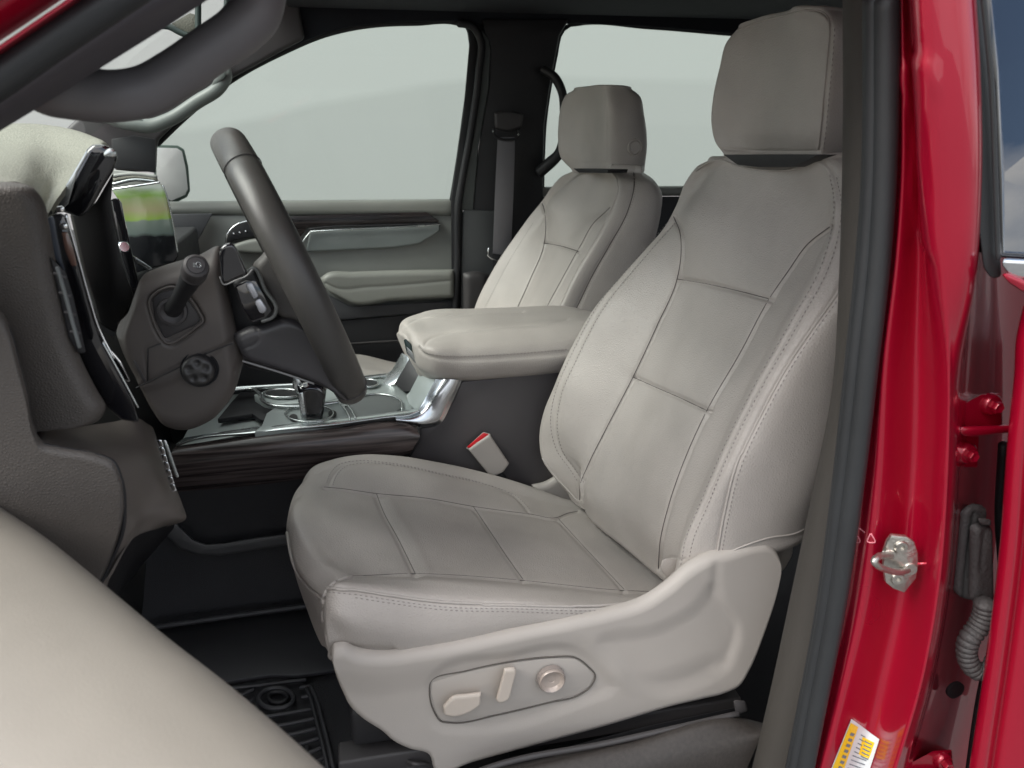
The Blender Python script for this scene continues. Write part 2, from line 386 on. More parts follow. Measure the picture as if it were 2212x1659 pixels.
def stitches(name, bv, lines, m, parent, length=.0042, gap=.0026, r=.00062, lift=.0006):
    V, F_ = [], []
    for l in lines:
        P = drape(bv, l, 120, lift)
        if len(P) < 3: continue
        P = P[np.concatenate([[True], np.linalg.norm(np.diff(P, axis=0), axis=1) < .05])]
        Q = dense(P, (length+gap)/2)
        for i in range(0, len(Q)-1, 2):
            a, b = Q[i], Q[i]+(Q[i+1]-Q[i])*min(1, length/((length+gap)/2)); t = b-a; ln = np.linalg.norm(t)
            if ln < 1e-5 or ln > .02: continue
            t /= ln; s1 = np.cross(t, [0, 1, 0]); s1 /= max(np.linalg.norm(s1), 1e-6); s2 = np.cross(t, s1); b0 = len(V)
            for q, rr in ((a, .5), (a+t*ln*.25, 1), (a+t*ln*.75, 1), (b, .5)):
                for c_, s_ in ((1, 0), (0, 1), (-1, 0), (0, -1)): V.append(q+(s1*c_+s2*s_)*r*rr)
            for k_ in range(3):
                for j in range(4): F_.append((b0+k_*4+j, b0+k_*4+(j+1) % 4, b0+k_*4+4+(j+1) % 4, b0+k_*4+4+j))
    if not V: return None
    o = newobj(name, V, F_, m, parent); o['kind'] = 'stuff'; return o
def piping(name, bv, line, r, m, parent, n=90, lift=.0):
    P = drape(bv, line, n, lift)
    return tube(name, P, r, m, parent, k=8, lin=True) if len(P) > 3 else None
def struct(o): o['kind'] = 'structure'; return o

# ================================================================== setting
g = newobj('ground', [(-150, -150, 0), (150, -150, 0), (150, 150, 0), (-150, 150, 0)], [(0, 1, 2, 3)], GROUND, smooth=False); struct(g)
wl = box('backdrop', (2, 7.1, 3), (40, .2, 6), BACKDROPM, None, bev=0); wl['label'] = 'plain pale grey green wall standing in for the view through the cab windows'; wl['category'] = 'backdrop'  # added backdrop to fill the windows, no real wall stands there
t_ = BACKDROPM.node_tree; b_n = t_.nodes['Principled BSDF']; lk = b_n.inputs['Base Color'].links[0].from_socket
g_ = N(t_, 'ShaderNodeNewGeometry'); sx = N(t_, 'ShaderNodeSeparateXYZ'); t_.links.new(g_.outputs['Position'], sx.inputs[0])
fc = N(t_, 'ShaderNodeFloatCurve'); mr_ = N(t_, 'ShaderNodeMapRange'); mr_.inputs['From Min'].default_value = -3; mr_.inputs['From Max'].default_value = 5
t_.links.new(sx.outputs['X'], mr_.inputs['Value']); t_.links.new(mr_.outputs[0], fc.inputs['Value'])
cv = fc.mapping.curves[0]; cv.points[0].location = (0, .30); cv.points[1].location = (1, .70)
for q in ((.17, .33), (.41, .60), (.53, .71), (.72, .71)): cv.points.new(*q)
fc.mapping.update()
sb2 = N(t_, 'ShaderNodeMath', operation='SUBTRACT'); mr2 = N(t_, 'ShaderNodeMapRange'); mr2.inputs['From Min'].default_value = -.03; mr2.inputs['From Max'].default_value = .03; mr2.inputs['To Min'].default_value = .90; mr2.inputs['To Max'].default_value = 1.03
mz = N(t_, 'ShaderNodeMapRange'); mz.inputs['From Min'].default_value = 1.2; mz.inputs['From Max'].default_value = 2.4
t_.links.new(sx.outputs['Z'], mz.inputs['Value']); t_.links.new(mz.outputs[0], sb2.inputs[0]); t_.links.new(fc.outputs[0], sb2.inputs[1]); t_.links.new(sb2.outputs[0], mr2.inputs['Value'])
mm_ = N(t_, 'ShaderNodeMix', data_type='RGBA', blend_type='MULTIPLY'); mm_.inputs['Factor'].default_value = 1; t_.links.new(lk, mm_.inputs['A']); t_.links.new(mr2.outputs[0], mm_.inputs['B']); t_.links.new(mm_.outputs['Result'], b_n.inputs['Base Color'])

# ================================================================== truck body
TB = thing('truck_body', 'red painted crew cab body with open front door frame and black headliner', 'truck', (.45, 1.6, .6))
def bx(name, x0, x1, y0, y1, z0, z1, m, bev=.01, par=None): return box(name, ((x0+x1)/2, (y0+y1)/2, (z0+z1)/2), (x1-x0, y1-y0, z1-z0), m, par or TB, bev)
bx('headliner', -.12, 2.1, .84, 2.44, 2.035, 2.06, HEADLINER)
bx('roof_panel', -.22, 2.3, .76, 2.56, 2.065, 2.09, RED, .008)
bx('cab_floor', -1.0, 2.2, .72, 2.56, .70, .74, CARPET)
bx('firewall', -1.02, -.98, .70, 2.6, .70, 1.50, BLACK)
bx('rear_cab_wall', 2.15, 2.2, .72, 2.56, .72, 1.5, BLACK)
bx('roof_rail', -.30, .62, .62, .86, 1.885, 2.07, RED, .02); bx('roof_rail', .62, 2.3, .68, .86, 1.93, 2.07, RED, .02)
bx('rear_wall_upper', 2.15, 2.2, .72, 2.56, 1.5, 1.62, BLACK); bx('rear_window', 2.16, 2.18, .8, 2.5, 1.62, 2.04, PRIVACY, .002)
bx('jamb_backing', .58, 1.0, .78, .80, .6, 1.75, BLACK, .004)
bx('hood', -2.5, -1.3, .72, 2.48, 1.34, 1.41, RED, .03); bx('front_fender', -2.5, -.66, .60, .76, .6, 1.40, RED, .04)
bx('cowl_panel', -1.3, -1.0, .7, 2.6, 1.40, 1.48, BLACK)

# ---- driver side pillar between the doors
seal_c = [(1902, 0, .685), (1901, 150, .685), (1898, 384, .685), (1886, 555, .685), (1861, 768, .685), (1829, 1036, .685), (1797, 1305, .685), (1745, 1573, .685), (1718, 1700, .685)]
seal_r = [(1934, 0), (1933, 150), (1929, 384), (1918, 560), (1895, 768), (1863, 1036), (1823, 1305), (1772, 1573), (1748, 1700)]
seal_l = [(1867, 0), (1867, 150), (1863, 384), (1850, 560), (1828, 768), (1800, 1036), (1765, 1305), (1715, 1573), (1690, 1700)]
def cs(l, dx=0, Y=None): return [(p[0]+dx, p[1], Y) for p in l]
jl = lambda l, Y: [(x, y, Y if not hasattr(Y, '__len__') else Y[i]) for i, (x, y) in enumerate(l)]
c0 = jl(seal_r, .70); c0 = [(x-25, y, Y) for x, y, Y in c0]
c1 = [(x+2, y, .688) for x, y in seal_r]
c2 = jl([(1945, -60), (1948, 150), (1948, 384), (1936, 560), (1911, 768), (1895, 1036), (1868, 1280), (1820, 1490), (1762, 1710)], .665)
c3 = jl([(1965, -60), (1975, 150), (1984, 384), (1984, 560), (1976, 768), (1966, 1036), (1940, 1280), (1892, 1490), (1842, 1710)], .672)
c4 = jl([(1978, -60), (1990, 150), (2003, 384), (2020, 600), (2038, 768), (2034, 1036), (2016, 1270), (1985, 1450), (1908, 1710)], .618)
c4b = jl([(1988, -60), (2000, 150), (2014, 384), (2030, 600), (2046, 768), (2042, 1036), (2024, 1270), (1993, 1450), (1917, 1710)], .612)
c5 = jl([(2050, -60), (2062, 150), (2070, 384), (2068, 600), (2058, 768), (2052, 1036), (2034, 1270), (2003, 1450), (1928, 1710)], [.606, .606, .606, .606, .614, .616, .616, .616, .616])
c6 = jl([(2076, -60), (2090, 150), (2098, 384), (2102, 600), (2092, 768), (2076, 1036), (2056, 1270), (2025, 1450), (1952, 1710)], .67)
c7 = jl([(2088, -60), (2104, 150), (2125, 384), (2150, 600), (2155, 768), (2150, 1036), (2130, 1270), (2100, 1450), (2040, 1710)], .745)
c8 = jl([(2200, -60), (2230, 150), (2260, 384), (2290, 600), (2300, 768), (2290, 1036), (2290, 1270), (2290, 1450), (2270, 1710)], .765)
pil = colnet('door_jamb', [c0, c1, c2, c3, c4, c4b, c5, c6, c7, c8], RED, TB, n=120, k=150,
    feats=[('poly', [(1969, 125), (1983, 122), (1996, 330), (2010, 556), (1990, 520), (1969, 470), (1968, 300)], 3, -.0025)])
bv_pil = bvh(pil)
tr = colnet('pillar_trim', [[(1860, -60, .86), (1860, 300, .86), (1858, 600, .86), (1835, 850, .86), (1790, 1050, .86), (1740, 1300, .86), (1700, 1500, .86), (1660, 1710, .86)],
    [(1824, -60, .765), (1824, 300, .765), (1817, 600, .765), (1802, 850, .765), (1762, 1050, .765), (1712, 1300, .765), (1670, 1500, .765), (1622, 1710, .765)],
    [(1820, -60, .75), (1820, 300, .75), (1812, 600, .75), (1796, 850, .75), (1757, 1050, .75), (1705, 1300, .75), (1662, 1500, .75), (1612, 1710, .75)],
    [(1845, -60, .715), (1845, 300, .715), (1832, 600, .715), (1815, 850, .715), (1782, 1050, .715), (1740, 1300, .715), (1695, 1500, .715), (1655, 1710, .715)],
    [(1880, -60, .70), (1878, 300, .70), (1862, 600, .70), (1835, 850, .70), (1815, 1050, .70), (1775, 1300, .70), (1730, 1500, .70), (1695, 1710, .70)]], PILLAR, TB, n=140, k=60,
    feats=[('line', [(1800, 612), (1830, 612), (1870, 618)], 3, .003)])
sg = thing('door_seal', 'long grey rubber seal running down the red door frame', 'seal', (.46, .68, 1.4))
mid = lambda a, b, t: [(p[0]*(1-t)+q[0]*t, p[1]) for p, q in zip(a, b)]
tube('seal_bulb', jl(mid(seal_l, seal_r, .70), .672), .0115, SEAL, sg, n=100, k=18)
tube('seal_lip', jl(mid(seal_l, seal_r, .30), .680), .0085, SEAL, sg, n=100, k=14)
tube('seal_ridge', jl(mid(seal_l, seal_r, .09), .684), .004, SEAL, sg, n=100, k=10)
slab('trim_clip', [(1814, 785), (1824, 790), (1826, 830), (1806, 834), (1797, 824), (1806, 800)], .80, mat('clip brown', (.03, .024, .022), .35), TB, depth=.015, bev=.003)
# painted welds, plug, marks
pl = Wp(2051, 1479, Y=.705); lathe('drain_plug', [(0, 0), (.009, .001), (.0125, .0), (.0125, -.004)], (pl[0], pl[1]-.012, pl[2]), (0, -1, 0), BLACK, TB, 28)
PINK = mat('chalk mark', (.75, .25, .3), .8)
for l in ([(1838, 1152), (1852, 1140), (1868, 1150)], [(1842, 1152), (1838, 1165), (1852, 1158), (1858, 1170), (1840, 1172)], [(1880, 1153), (1874, 1170), (1890, 1171), (1882, 1153)]):
    piping('chalk_mark', bv_pil, l, .0007, PINK, TB, n=24)

# ---- striker
ST = thing('door_striker', 'bright steel door striker bolted to the red door frame', 'striker', tuple(Wp(1945, 1215, Y=.65)))
stp = [(1928, 1157), (1958, 1160), (1976, 1171), (1983, 1195), (1984, 1222), (1979, 1250), (1954, 1281), (1930, 1272), (1914, 1259), (1909, 1225), (1910, 1192), (1918, 1170)]
p0 = Wp(1945, 1215, Y=.642); sn = np.array([-.25, -.97, 0]); sn /= np.linalg.norm(sn)
slab('plate', stp, (p0, sn), STEEL, ST, depth=.006, bev=.0012, plane=(p0, sn), dirv=-sn)
def onpl(x, y, lift=0.): return Wp(x, y, pl=(p0, sn))+sn*lift
for x, y in ((1946, 1181), (1938, 1249)):
    lathe('screw', [(0, .0005), (.0035, .0005), (.0035, .003), (.0065, .003), (.0078, .0008), (.0078, 0)], tuple(onpl(x, y)), tuple(sn), STEEL, ST, 24)
a = onpl(1922, 1201, -.002); b = onpl(1966, 1229, -.002)
tipa = onpl(1900, 1199, .028); tipb = onpl(1912, 1214, .030)
loop = pts3([(1924, 1200, .645), (1908, 1200, .624), (1894, 1205, .610), (1888, 1212, .606), (1894, 1220, .607), (1915, 1230, .615), (1940, 1236, .626), (1968, 1229, .645)])
tube('loop', loop, .0036, STEEL, ST, n=50, k=14)
lathe('boss', [(0, .004), (.007, .004), (.009, 0)], tuple(a), tuple(sn), STEEL, ST, 20); lathe('boss', [(0, .004), (.007, .004), (.009, 0)], tuple(b), tuple(sn), STEEL, ST, 20)
tube('alignment_pin', [(1983, 1218, .63), (2001, 1217, .625)], .0016, RED, TB, k=8)

# ---- hinges
def hinge(label, dy, full=True):
    H = bpy.data.objects.new('hinge', None); C.objects.link(H); H.empty_display_size = .03; H.location = tuple(Wp(2110, 930+dy, Y=.68)); H.parent = TB
    H.matrix_parent_inverse = Matrix.Translation(-Vector(TB.location)); H['label'] = label
    m = lambda l: [(x+(dy*-.135), y+dy) for x, y in l]
    slab('bracket_plate', m([(2067, 930), (2066, 895), (2075, 876), (2121, 851), (2160, 849), (2166, 918), (2160, 935), (2090, 942)]), .672, RED, H, depth=.07, bev=.002)
    slab('bracket_plate', m([(2060, 929), (2058, 1000), (2068, 1010), (2112, 1010), (2116, 938), (2075, 925)]), .678, RED, H, depth=.07, bev=.002)
    pa = [Wp(*p, Y=yy) for p, yy in zip(m([(2078, 932), (2185, 925), (2240, 925)]), (.672, .645, .60))]
    slab('arm', m([(2072, 920), (2190, 917), (2250, 918), (2250, 938), (2190, 934), (2100, 944), (2074, 940)]), .652, RED, H, depth=.03, bev=.004)
    for x, y in m([(2143, 875), (2090, 980)]):
        c_ = Wp(x, y, Y=.668); r6 = .0068
        lathe('bolt_flange', [(0, .003), (.010, .003), (.0125, 0), (.0125, -.006)], tuple(c_), (0, -1, 0), RED, H, 28)
        o = lathe('bolt_head', [(0, .0075), (.002, .0078), (r6-.001, .0092), (r6, .008), (r6, 0)], tuple(c_+np.array([0, -.002, 0])), (.0, -1, 0), RED, H, 6)
    return H
hinge('upper red painted door hinge with two bolts above the rubber boot', 0)
hinge('lower red door hinge cut off at the bottom edge of the photo', 770)

# ---- wiring boot
WB = thing('wiring_boot', 'grey rubber wiring boot with ribbed bellows beside the rear door', 'wiring boot', tuple(Wp(2110, 1200, Y=.66)))
pad('boot_base', [(2083, 1112), (2095, 1099), (2110, 1093), (2125, 1095), (2137, 1103)], [(2067, 1278), (2072, 1287), (2085, 1296), (2098, 1300), (2112, 1298)], .668, BOOT, WB, R_=.006, depth=.08, n=30, k=40, feats=[('line', [(2105, 1110), (2092, 1200), (2085, 1290)], 4, .003)])
pad('boot_neck', [(2106, 1145), (2115, 1138), (2130, 1137), (2150, 1142)], [(2103, 1302), (2120, 1308), (2138, 1308), (2154, 1305)], .655, BOOT, WB, R_=.008, depth=.04, n=26, k=40, feats=[('line', [(2128, 1150), (2120, 1230)], 5, .002)])
slab('clip', [(2110, 1118), (2140, 1122), (2142, 1136), (2118, 1133)], .648, BOOT, WB, depth=.02, bev=.002)
cl = pts3([(2129, 1300, .64), (2124, 1330, .64), (2112, 1355, .64), (2094, 1380, .64), (2088, 1408, .64), (2094, 1432, .638), (2112, 1450, .635), (2134, 1450, .63), (2150, 1425, .628), (2160, 1395, .628)])
cl = spline(cl, 260); dd = np.concatenate([[0], np.cumsum(np.linalg.norm(np.diff(cl, axis=0), axis=1))])
rr = .0098+.0022*np.abs(np.sin(dd/dd[-1]*math.pi*23))**.6
rr = rr*np.interp(dd/dd[-1], [0, .4, 1], [1.05, 1.02, .9])
tube('bellows', cl, list(rr), BOOT, WB, k=22, lin=True)
tube('wire_harness', [(2168, 960, .70), (2160, 1100, .71), (2166, 1300, .71), (2120, 1500, .71), (2090, 1700, .71)], .006, BLACK, WB, n=40)

# ---- sticker
SK = thing('warning_sticker', 'white and yellow warning sticker at the foot of the red frame', 'sticker', tuple(Wp(1850, 1610, Y=.655)))
def pilpt(x, y, lift=.001):
    P = drape(bv_pil, [(x, y), (x+1, y)], 2, lift); return P[0]
SILVERP = mat('sticker white', (.62, .66, .68), .35, var=.03); YEL = mat('sticker yellow', (.85, .55, .01), .35, var=.03); INK = mat('sticker ink', (.16, .19, .22), .5)
def patch(name, quad, m, parent, lift, n=8, bvx=None):
    q = np.array(quad, float); G = []
    for i in range(n):
        a_ = q[0]+(q[3]-q[0])*i/(n-1); b_ = q[1]+(q[2]-q[1])*i/(n-1); row = []
        for j in range(n):
            p = a_+(b_-a_)*j/(n-1); d = drape(bvx or bv_pil, [(p[0], p[1]), (p[0]+.5, p[1])], 2, lift); row.append(d[0] if len(d) else Wp(p[0], p[1], Y=.66))
        G.append(row)
    G = np.array(G); return fromgrid(name, G, m, parent)
patch('paper', [(1838, 1552), (1901, 1597), (1868, 1700), (1778, 1700)], SILVERP, SK, .0008)
patch('yellow_band', [(1836, 1560), (1852, 1569), (1808, 1700), (1780, 1700)], YEL, SK, .0014)
patch('yellow_block', [(1862, 1590), (1891, 1604), (1879, 1638), (1854, 1628)], YEL, SK, .0014)
for i in range(5): patch('text_line', [(1866-i*2, 1597+i*8), (1886-i*2, 1606+i*8), (1885-i*2, 1609+i*8), (1865-i*2, 1600+i*8)], INK, SK, .0019, 3)
for i in range(9):
    y = 1584+i*9; x = 1858-(i*3.6); patch('text_line', [(x, y), (x+(10 if i < 5 else 34), y+(5 if i < 5 else 12)), (x+(10 if i < 5 else 34)-1, y+(7 if i < 5 else 14)), (x-1, y+2)], INK, SK, .0019, 3)
for i in range(9):
    y = 1580+i*12; x = 1836-(i*4.3); patch('text_line', [(x, y), (x+8, y+3), (x+5, y+9), (x-3, y+6)], INK, SK, .0019, 3)

# ---- rear door
RD = thing('rear_door', 'red rear door with dark glass and chrome strip at the right edge', 'door', (.75, .6, 1.3))
e1 = [(2222, 660), (2206, 735), (2203, 800), (2190, 929), (2169, 1197), (2142, 1412), (2110, 1627), (2098, 1710)]
colnet('door_shell', [jl([(x+45, y) for x, y in e1], .70), jl([(x+6, y) for x, y in e1], .64), jl(e1, .605), jl([(x+16, y) for x, y in e1], .597), jl([(x+30, y) for x, y in e1], .598), jl([(x+38, y) for x, y in e1], .603), jl([(x+52, y) for x, y in e1], .592), jl([(x+90, y) for x, y in e1], .583), jl([(x+700, y) for x, y in e1], .58)], RED, RD, n=80, k=90)
slab('door_shoulder', [(2160, 590), (2180, 612), (2205, 628), (2235, 640), (2700, 700), (2700, 640), (2212, 604), (2180, 590)], .588, RED, RD, depth=.05, bev=.006)
slab('weatherstrip', [(2080, -60), (2100, 200), (2108, 384), (2114, 500), (2124, 578), (2140, 603), (2164, 601), (2161, 560), (2157, 400), (2150, 200), (2124, -60)], .612, SEAL, RD, depth=.05, bev=.004)
tube('weatherstrip_bead', jl([(2118, -60), (2143, 200), (2150, 384), (2154, 500), (2156, 560)], .607), .0022, SEAL, RD, n=40, k=8)
slab('window_frame', [(2124, -60), (2150, 200), (2157, 400), (2161, 556), (2700, 590), (2700, 575), (2168, 545), (2165, 384), (2155, 150), (2136, -60)], .616, GLOSS, RD, depth=.03, bev=.001)
gq = pts3([(2128, -60, .705), (2146, 150, .676), (2156, 384, .645), (2160, 556, .622), (2700, 590, .622), (2700, -60, .705)])
newobj('window_glass', np.concatenate([gq, gq+np.array([0, .005, 0])]), [(0, 1, 2, 3, 4, 5), (11, 10, 9, 8, 7, 6)]+[(i, (i+1) % 6, 6+(i+1) % 6, 6+i) for i in range(6)], PRIVACY, RD, smooth=False)
newobj('window_backing', gq+np.array([0, .03, 0]), [(0, 1, 2, 3, 4, 5)], BLACK, RD, smooth=False)  # plain black sheet set just behind the glass
slab('chrome_molding', [(2163, 556), (2700, 586), (2700, 622), (2205, 603), (2178, 592), (2165, 575)], .592, CHROME, RD, depth=.02, bev=.004)
bx('inner_panel', 1.05, 1.75, .70, .76, .8, 1.45, BLACK, .01, RD)
pass
# ================================================================== driver seat
DS = thing('driver_seat', 'light taupe leather driver seat in the foreground with power switches', 'seat', (.3, 1.12, .95))
dx = np.array([1, 0, 0.])
inner = pts3([(1530, 347, 1.27), (1500, 366, 1.33), (1478, 400, 1.36), (1464, 440, 1.375), (1440, 487, 1.38), (1400, 535, 1.38), (1340, 600, 1.38), (1290, 660, 1.38), (1240, 740, 1.38), (1200, 830, 1.38), (1175, 890, 1.38), (1165, 950, 1.375), (1172, 995, 1.36), (1195, 1030, 1.345), (1228, 1066, 1.33)])
L_in = [(1452, 480), (1380, 562), (1300, 660), (1240, 772), (1205, 856), (1197, 920), (1210, 975), (1240, 1018), (1254, 1040)]
L_ins = [(1455, 468), (1468, 500), (1471, 550), (1462, 605), (1420, 702), (1367, 815), (1310, 925), (1268, 1010), (1254, 1045), (1252, 1080)]
L_out = [(1792, 490), (1745, 527), (1703, 585), (1662, 645), (1600, 760), (1527, 887), (1480, 990), (1445, 1090), (1426, 1170), (1422, 1228)]
L_st = [(1740, 340), (1778, 350), (1800, 380), (1809, 430), (1802, 510), (1780, 580), (1720, 690), (1640, 830), (1570, 970), (1520, 1090), (1488, 1170), (1478, 1222)]
L_pp = [(1822, 605), (1812, 625), (1760, 700), (1700, 790), (1640, 900), (1590, 1010), (1565, 1110), (1549, 1198)]
back_cols = [inner+np.array([.13, -.10, .01]), inner+np.array([.10, -.015, .01]), inner+np.array([.03, 0, .0]), inner,
    [(1545, 349, 1.24), (1520, 374, 1.30), (1490, 420, 1.335), (1452, 482, 1.35), (1380, 565, 1.355), (1300, 660, 1.355), (1240, 775, 1.352), (1205, 860, 1.348), (1197, 920, 1.342), (1210, 975, 1.328), (1240, 1022, 1.30), (1258, 1090, 1.28)],
    [(1575, 351, 1.20), (1530, 405, 1.25), (1485, 480, 1.265), (1471, 550, 1.262), (1462, 605, 1.258), (1420, 702, 1.25), (1367, 815, 1.248), (1310, 925, 1.248), (1268, 1010, 1.248), (1254, 1050, 1.248), (1268, 1110, 1.24)],
    [(1640, 364, 1.12), (1612, 480, 1.12), (1562, 622, 1.115), (1447, 849, 1.11), (1375, 1000, 1.11), (1345, 1100, 1.11), (1350, 1180, 1.1)],
    [(1710, 362, 1.04), (1735, 440, 1.0), (1730, 500, .99), (1700, 588, .98), (1662, 645, .98), (1600, 760, .978), (1527, 887, .976), (1480, 990, .975), (1442, 1095, .975), (1426, 1170, .975), (1440, 1250, .965)],
    [(1745, 352, .99), (1780, 420, .945), (1785, 500, .925), (1755, 572, .92), (1712, 645, .915), (1650, 760, .912), (1580, 895, .912), (1520, 1030, .914), (1475, 1140, .918), (1458, 1240, .92)],
    [(1770, 345, .96), (1800, 380, .925), (1809, 430, .9), (1802, 510, .885), (1780, 580, .875), (1720, 690, .865), (1640, 830, .86), (1570, 970, .86), (1520, 1090, .86), (1488, 1170, .865), (1476, 1226, .87)],
    [(1800, 342, .94), (1830, 385, .9), (1845, 480, .87), (1832, 570, .855), (1812, 625, .85), (1760, 700, .845), (1700, 790, .842), (1640, 900, .84), (1590, 1010, .84), (1566, 1110, .845), (1546, 1208, .85)],
    [(1850, 338, .95), (1890, 400, .88), (1900, 500, .86), (1890, 600, .855), (1862, 750, .85), (1825, 880, .848), (1790, 990, .848), (1762, 1070, .85), (1738, 1150, .86)]]
sr = pts3(back_cols[-1]); back_cols.append(sr+np.array([.035, .05, .0])); back_cols.append(sr+np.array([.05, .14, .0]))
feats_b = [('seam', L_in, 3.2, .0035), ('seam', L_ins, 4.2, .009), ('seam', L_out, 4.2, .008), ('seam', L_st, 3.0, .0035), ('line', [(p[0]+9, p[1]+3) for p in L_st[3:]], 2.6, .0016), ('seam', L_pp, 3.4, .004),
    ('seam', [(1464, 603), (1520, 612), (1590, 627), (1660, 645)], 4., .009), ('seam', [(1368, 815), (1420, 838), (1475, 862), (1527, 887)], 4., .009),
    ('line', [(1430, 1222), (1442, 1206), (1478, 1210)], 2.5, .002), ('line', [(1485, 600), (1400, 800), (1290, 1040)], 16, -.0015)]
bk = colnet('backrest', back_cols, LEATHER, DS, n=260, k=420, feats=feats_b, closed=True, cap=.007, capb=.02, noise=.0007)
bvb = bvh(bk)
off = lambda l, dx_, dy_: [(x+dx_, y+dy_) for x, y in l]
stitches('stitching', bvb, [off(L_in, -7, -2), off(L_in, 7, 2), off(L_st[2:], 8, 3), off(L_pp, 9, 4), off(L_st[2:], -7, -2)], THREAD, bk)
piping('piping', bvb, L_pp, .0019, LEATHER, bk, n=120, lift=.0012)
piping('piping', bvb, [(1505, 368), (1524, 354), (1557, 346), (1592, 358), (1638, 366), (1709, 366), (1751, 350), (1772, 344)], .0017, LEATHER, bk, n=60, lift=.0006)
piping('hem', bvb, [(1478, 1219), (1500, 1220), (1545, 1206), (1600, 1182), (1660, 1162), (1718, 1152), (1738, 1143)], .0013, LEATHER, bk, n=60)
piping('hem', bvb, [(1172, 990), (1195, 1024), (1228, 1060), (1250, 1085)], .002, LEATHER, bk, n=40)
slab('flap', [(1430, 1209), (1442, 1205), (1476, 1208), (1474, 1226), (1447, 1252), (1432, 1238), (1426, 1224)], .898, LEATHER, DS, depth=.02, bev=.003)
H_1 = [(1464, 603), (1520, 612), (1590, 627), (1660, 645)]; H_2 = [(1368, 815), (1420, 838), (1475, 862), (1527, 887)]
for l in (L_ins, L_out, H_1, H_2): piping('seam', bvb, l, .0008, SEAMD, bk, n=90, lift=-.0001)  # dark tubes standing in for the shade in the seam grooves
# headrest
h1 = pts3([(1596, 62, 1.235), (1570, 92, 1.25), (1555, 146, 1.255), (1541, 208, 1.255), (1537, 267, 1.25), (1545, 305, 1.24), (1563, 331, 1.22)])
h5 = pts3([(1800, 22, .995), (1836, 50, .975), (1842, 120, .97), (1838, 208, .97), (1832, 292, .972), (1820, 333, .985)])
hd_cols = [h1+np.array([.10, -.03, 0]), h1+np.array([.045, 0, 0]), h1, [(1636, 45, 1.195), (1618, 100, 1.2), (1606, 200, 1.2), (1606, 290, 1.195), (1622, 333, 1.18)], [(1700, 29, 1.095), (1702, 110, 1.08), (1697, 200, 1.08), (1690, 290, 1.08), (1690, 334, 1.09)],
    [(1750, 19, 1.01), (1780, 55, .99), (1778, 125, .985), (1770, 208, .985), (1762, 292, .985), (1758, 333, .995)],
    [(1768, 19, 1.0), (1794, 60, .978), (1790, 125, .974), (1782, 208, .974), (1774, 292, .976), (1768, 333, .985)], h5, h5+np.array([.05, .03, 0]), h5+np.array([.06, .12, 0])]
L_h = [(1742, 22), (1768, 22), (1788, 34), (1794, 62), (1790, 125), (1782, 208), (1774, 292), (1769, 328)]
hr = colnet('headrest', hd_cols, LEATHER, DS, n=150, k=260, closed=True, cap=.005, capb=.010, noise=.0005, feats=[('seam', L_h, 3.0, .0035), ('line', [(1560, 322), (1660, 326), (1766, 326)], 3, .0015)])
bvh_ = bvh(hr); stitches('stitching', bvh_, [off(L_h[3:], 9, 0)], THREAD, hr); piping('piping', bvh_, [(1590, 68), (1634, 49), (1692, 34), (1742, 23), (1768, 23), (1786, 34), (1791, 62), (1787, 125), (1779, 208), (1771, 292), (1767, 322)], .0013, LEATHER, hr)
for yy in (1.19, 1.05):
    c_ = np.array([.665, yy, 1.66]); tube('headrest_post', np.array([c_, c_+[-.005, 0, .07]]), .006, CHROME, DS, k=12, lin=True)
slab('collar_gap_shade', [(1562, 334), (1768, 334), (1745, 347), (1708, 361), (1638, 361), (1592, 356)], .604, BLACK, DS, plane='X', dirv=(1, 0, 0), depth=.06, bev=.001)  # black slab: collar plus the shade of the gap, put in as colour
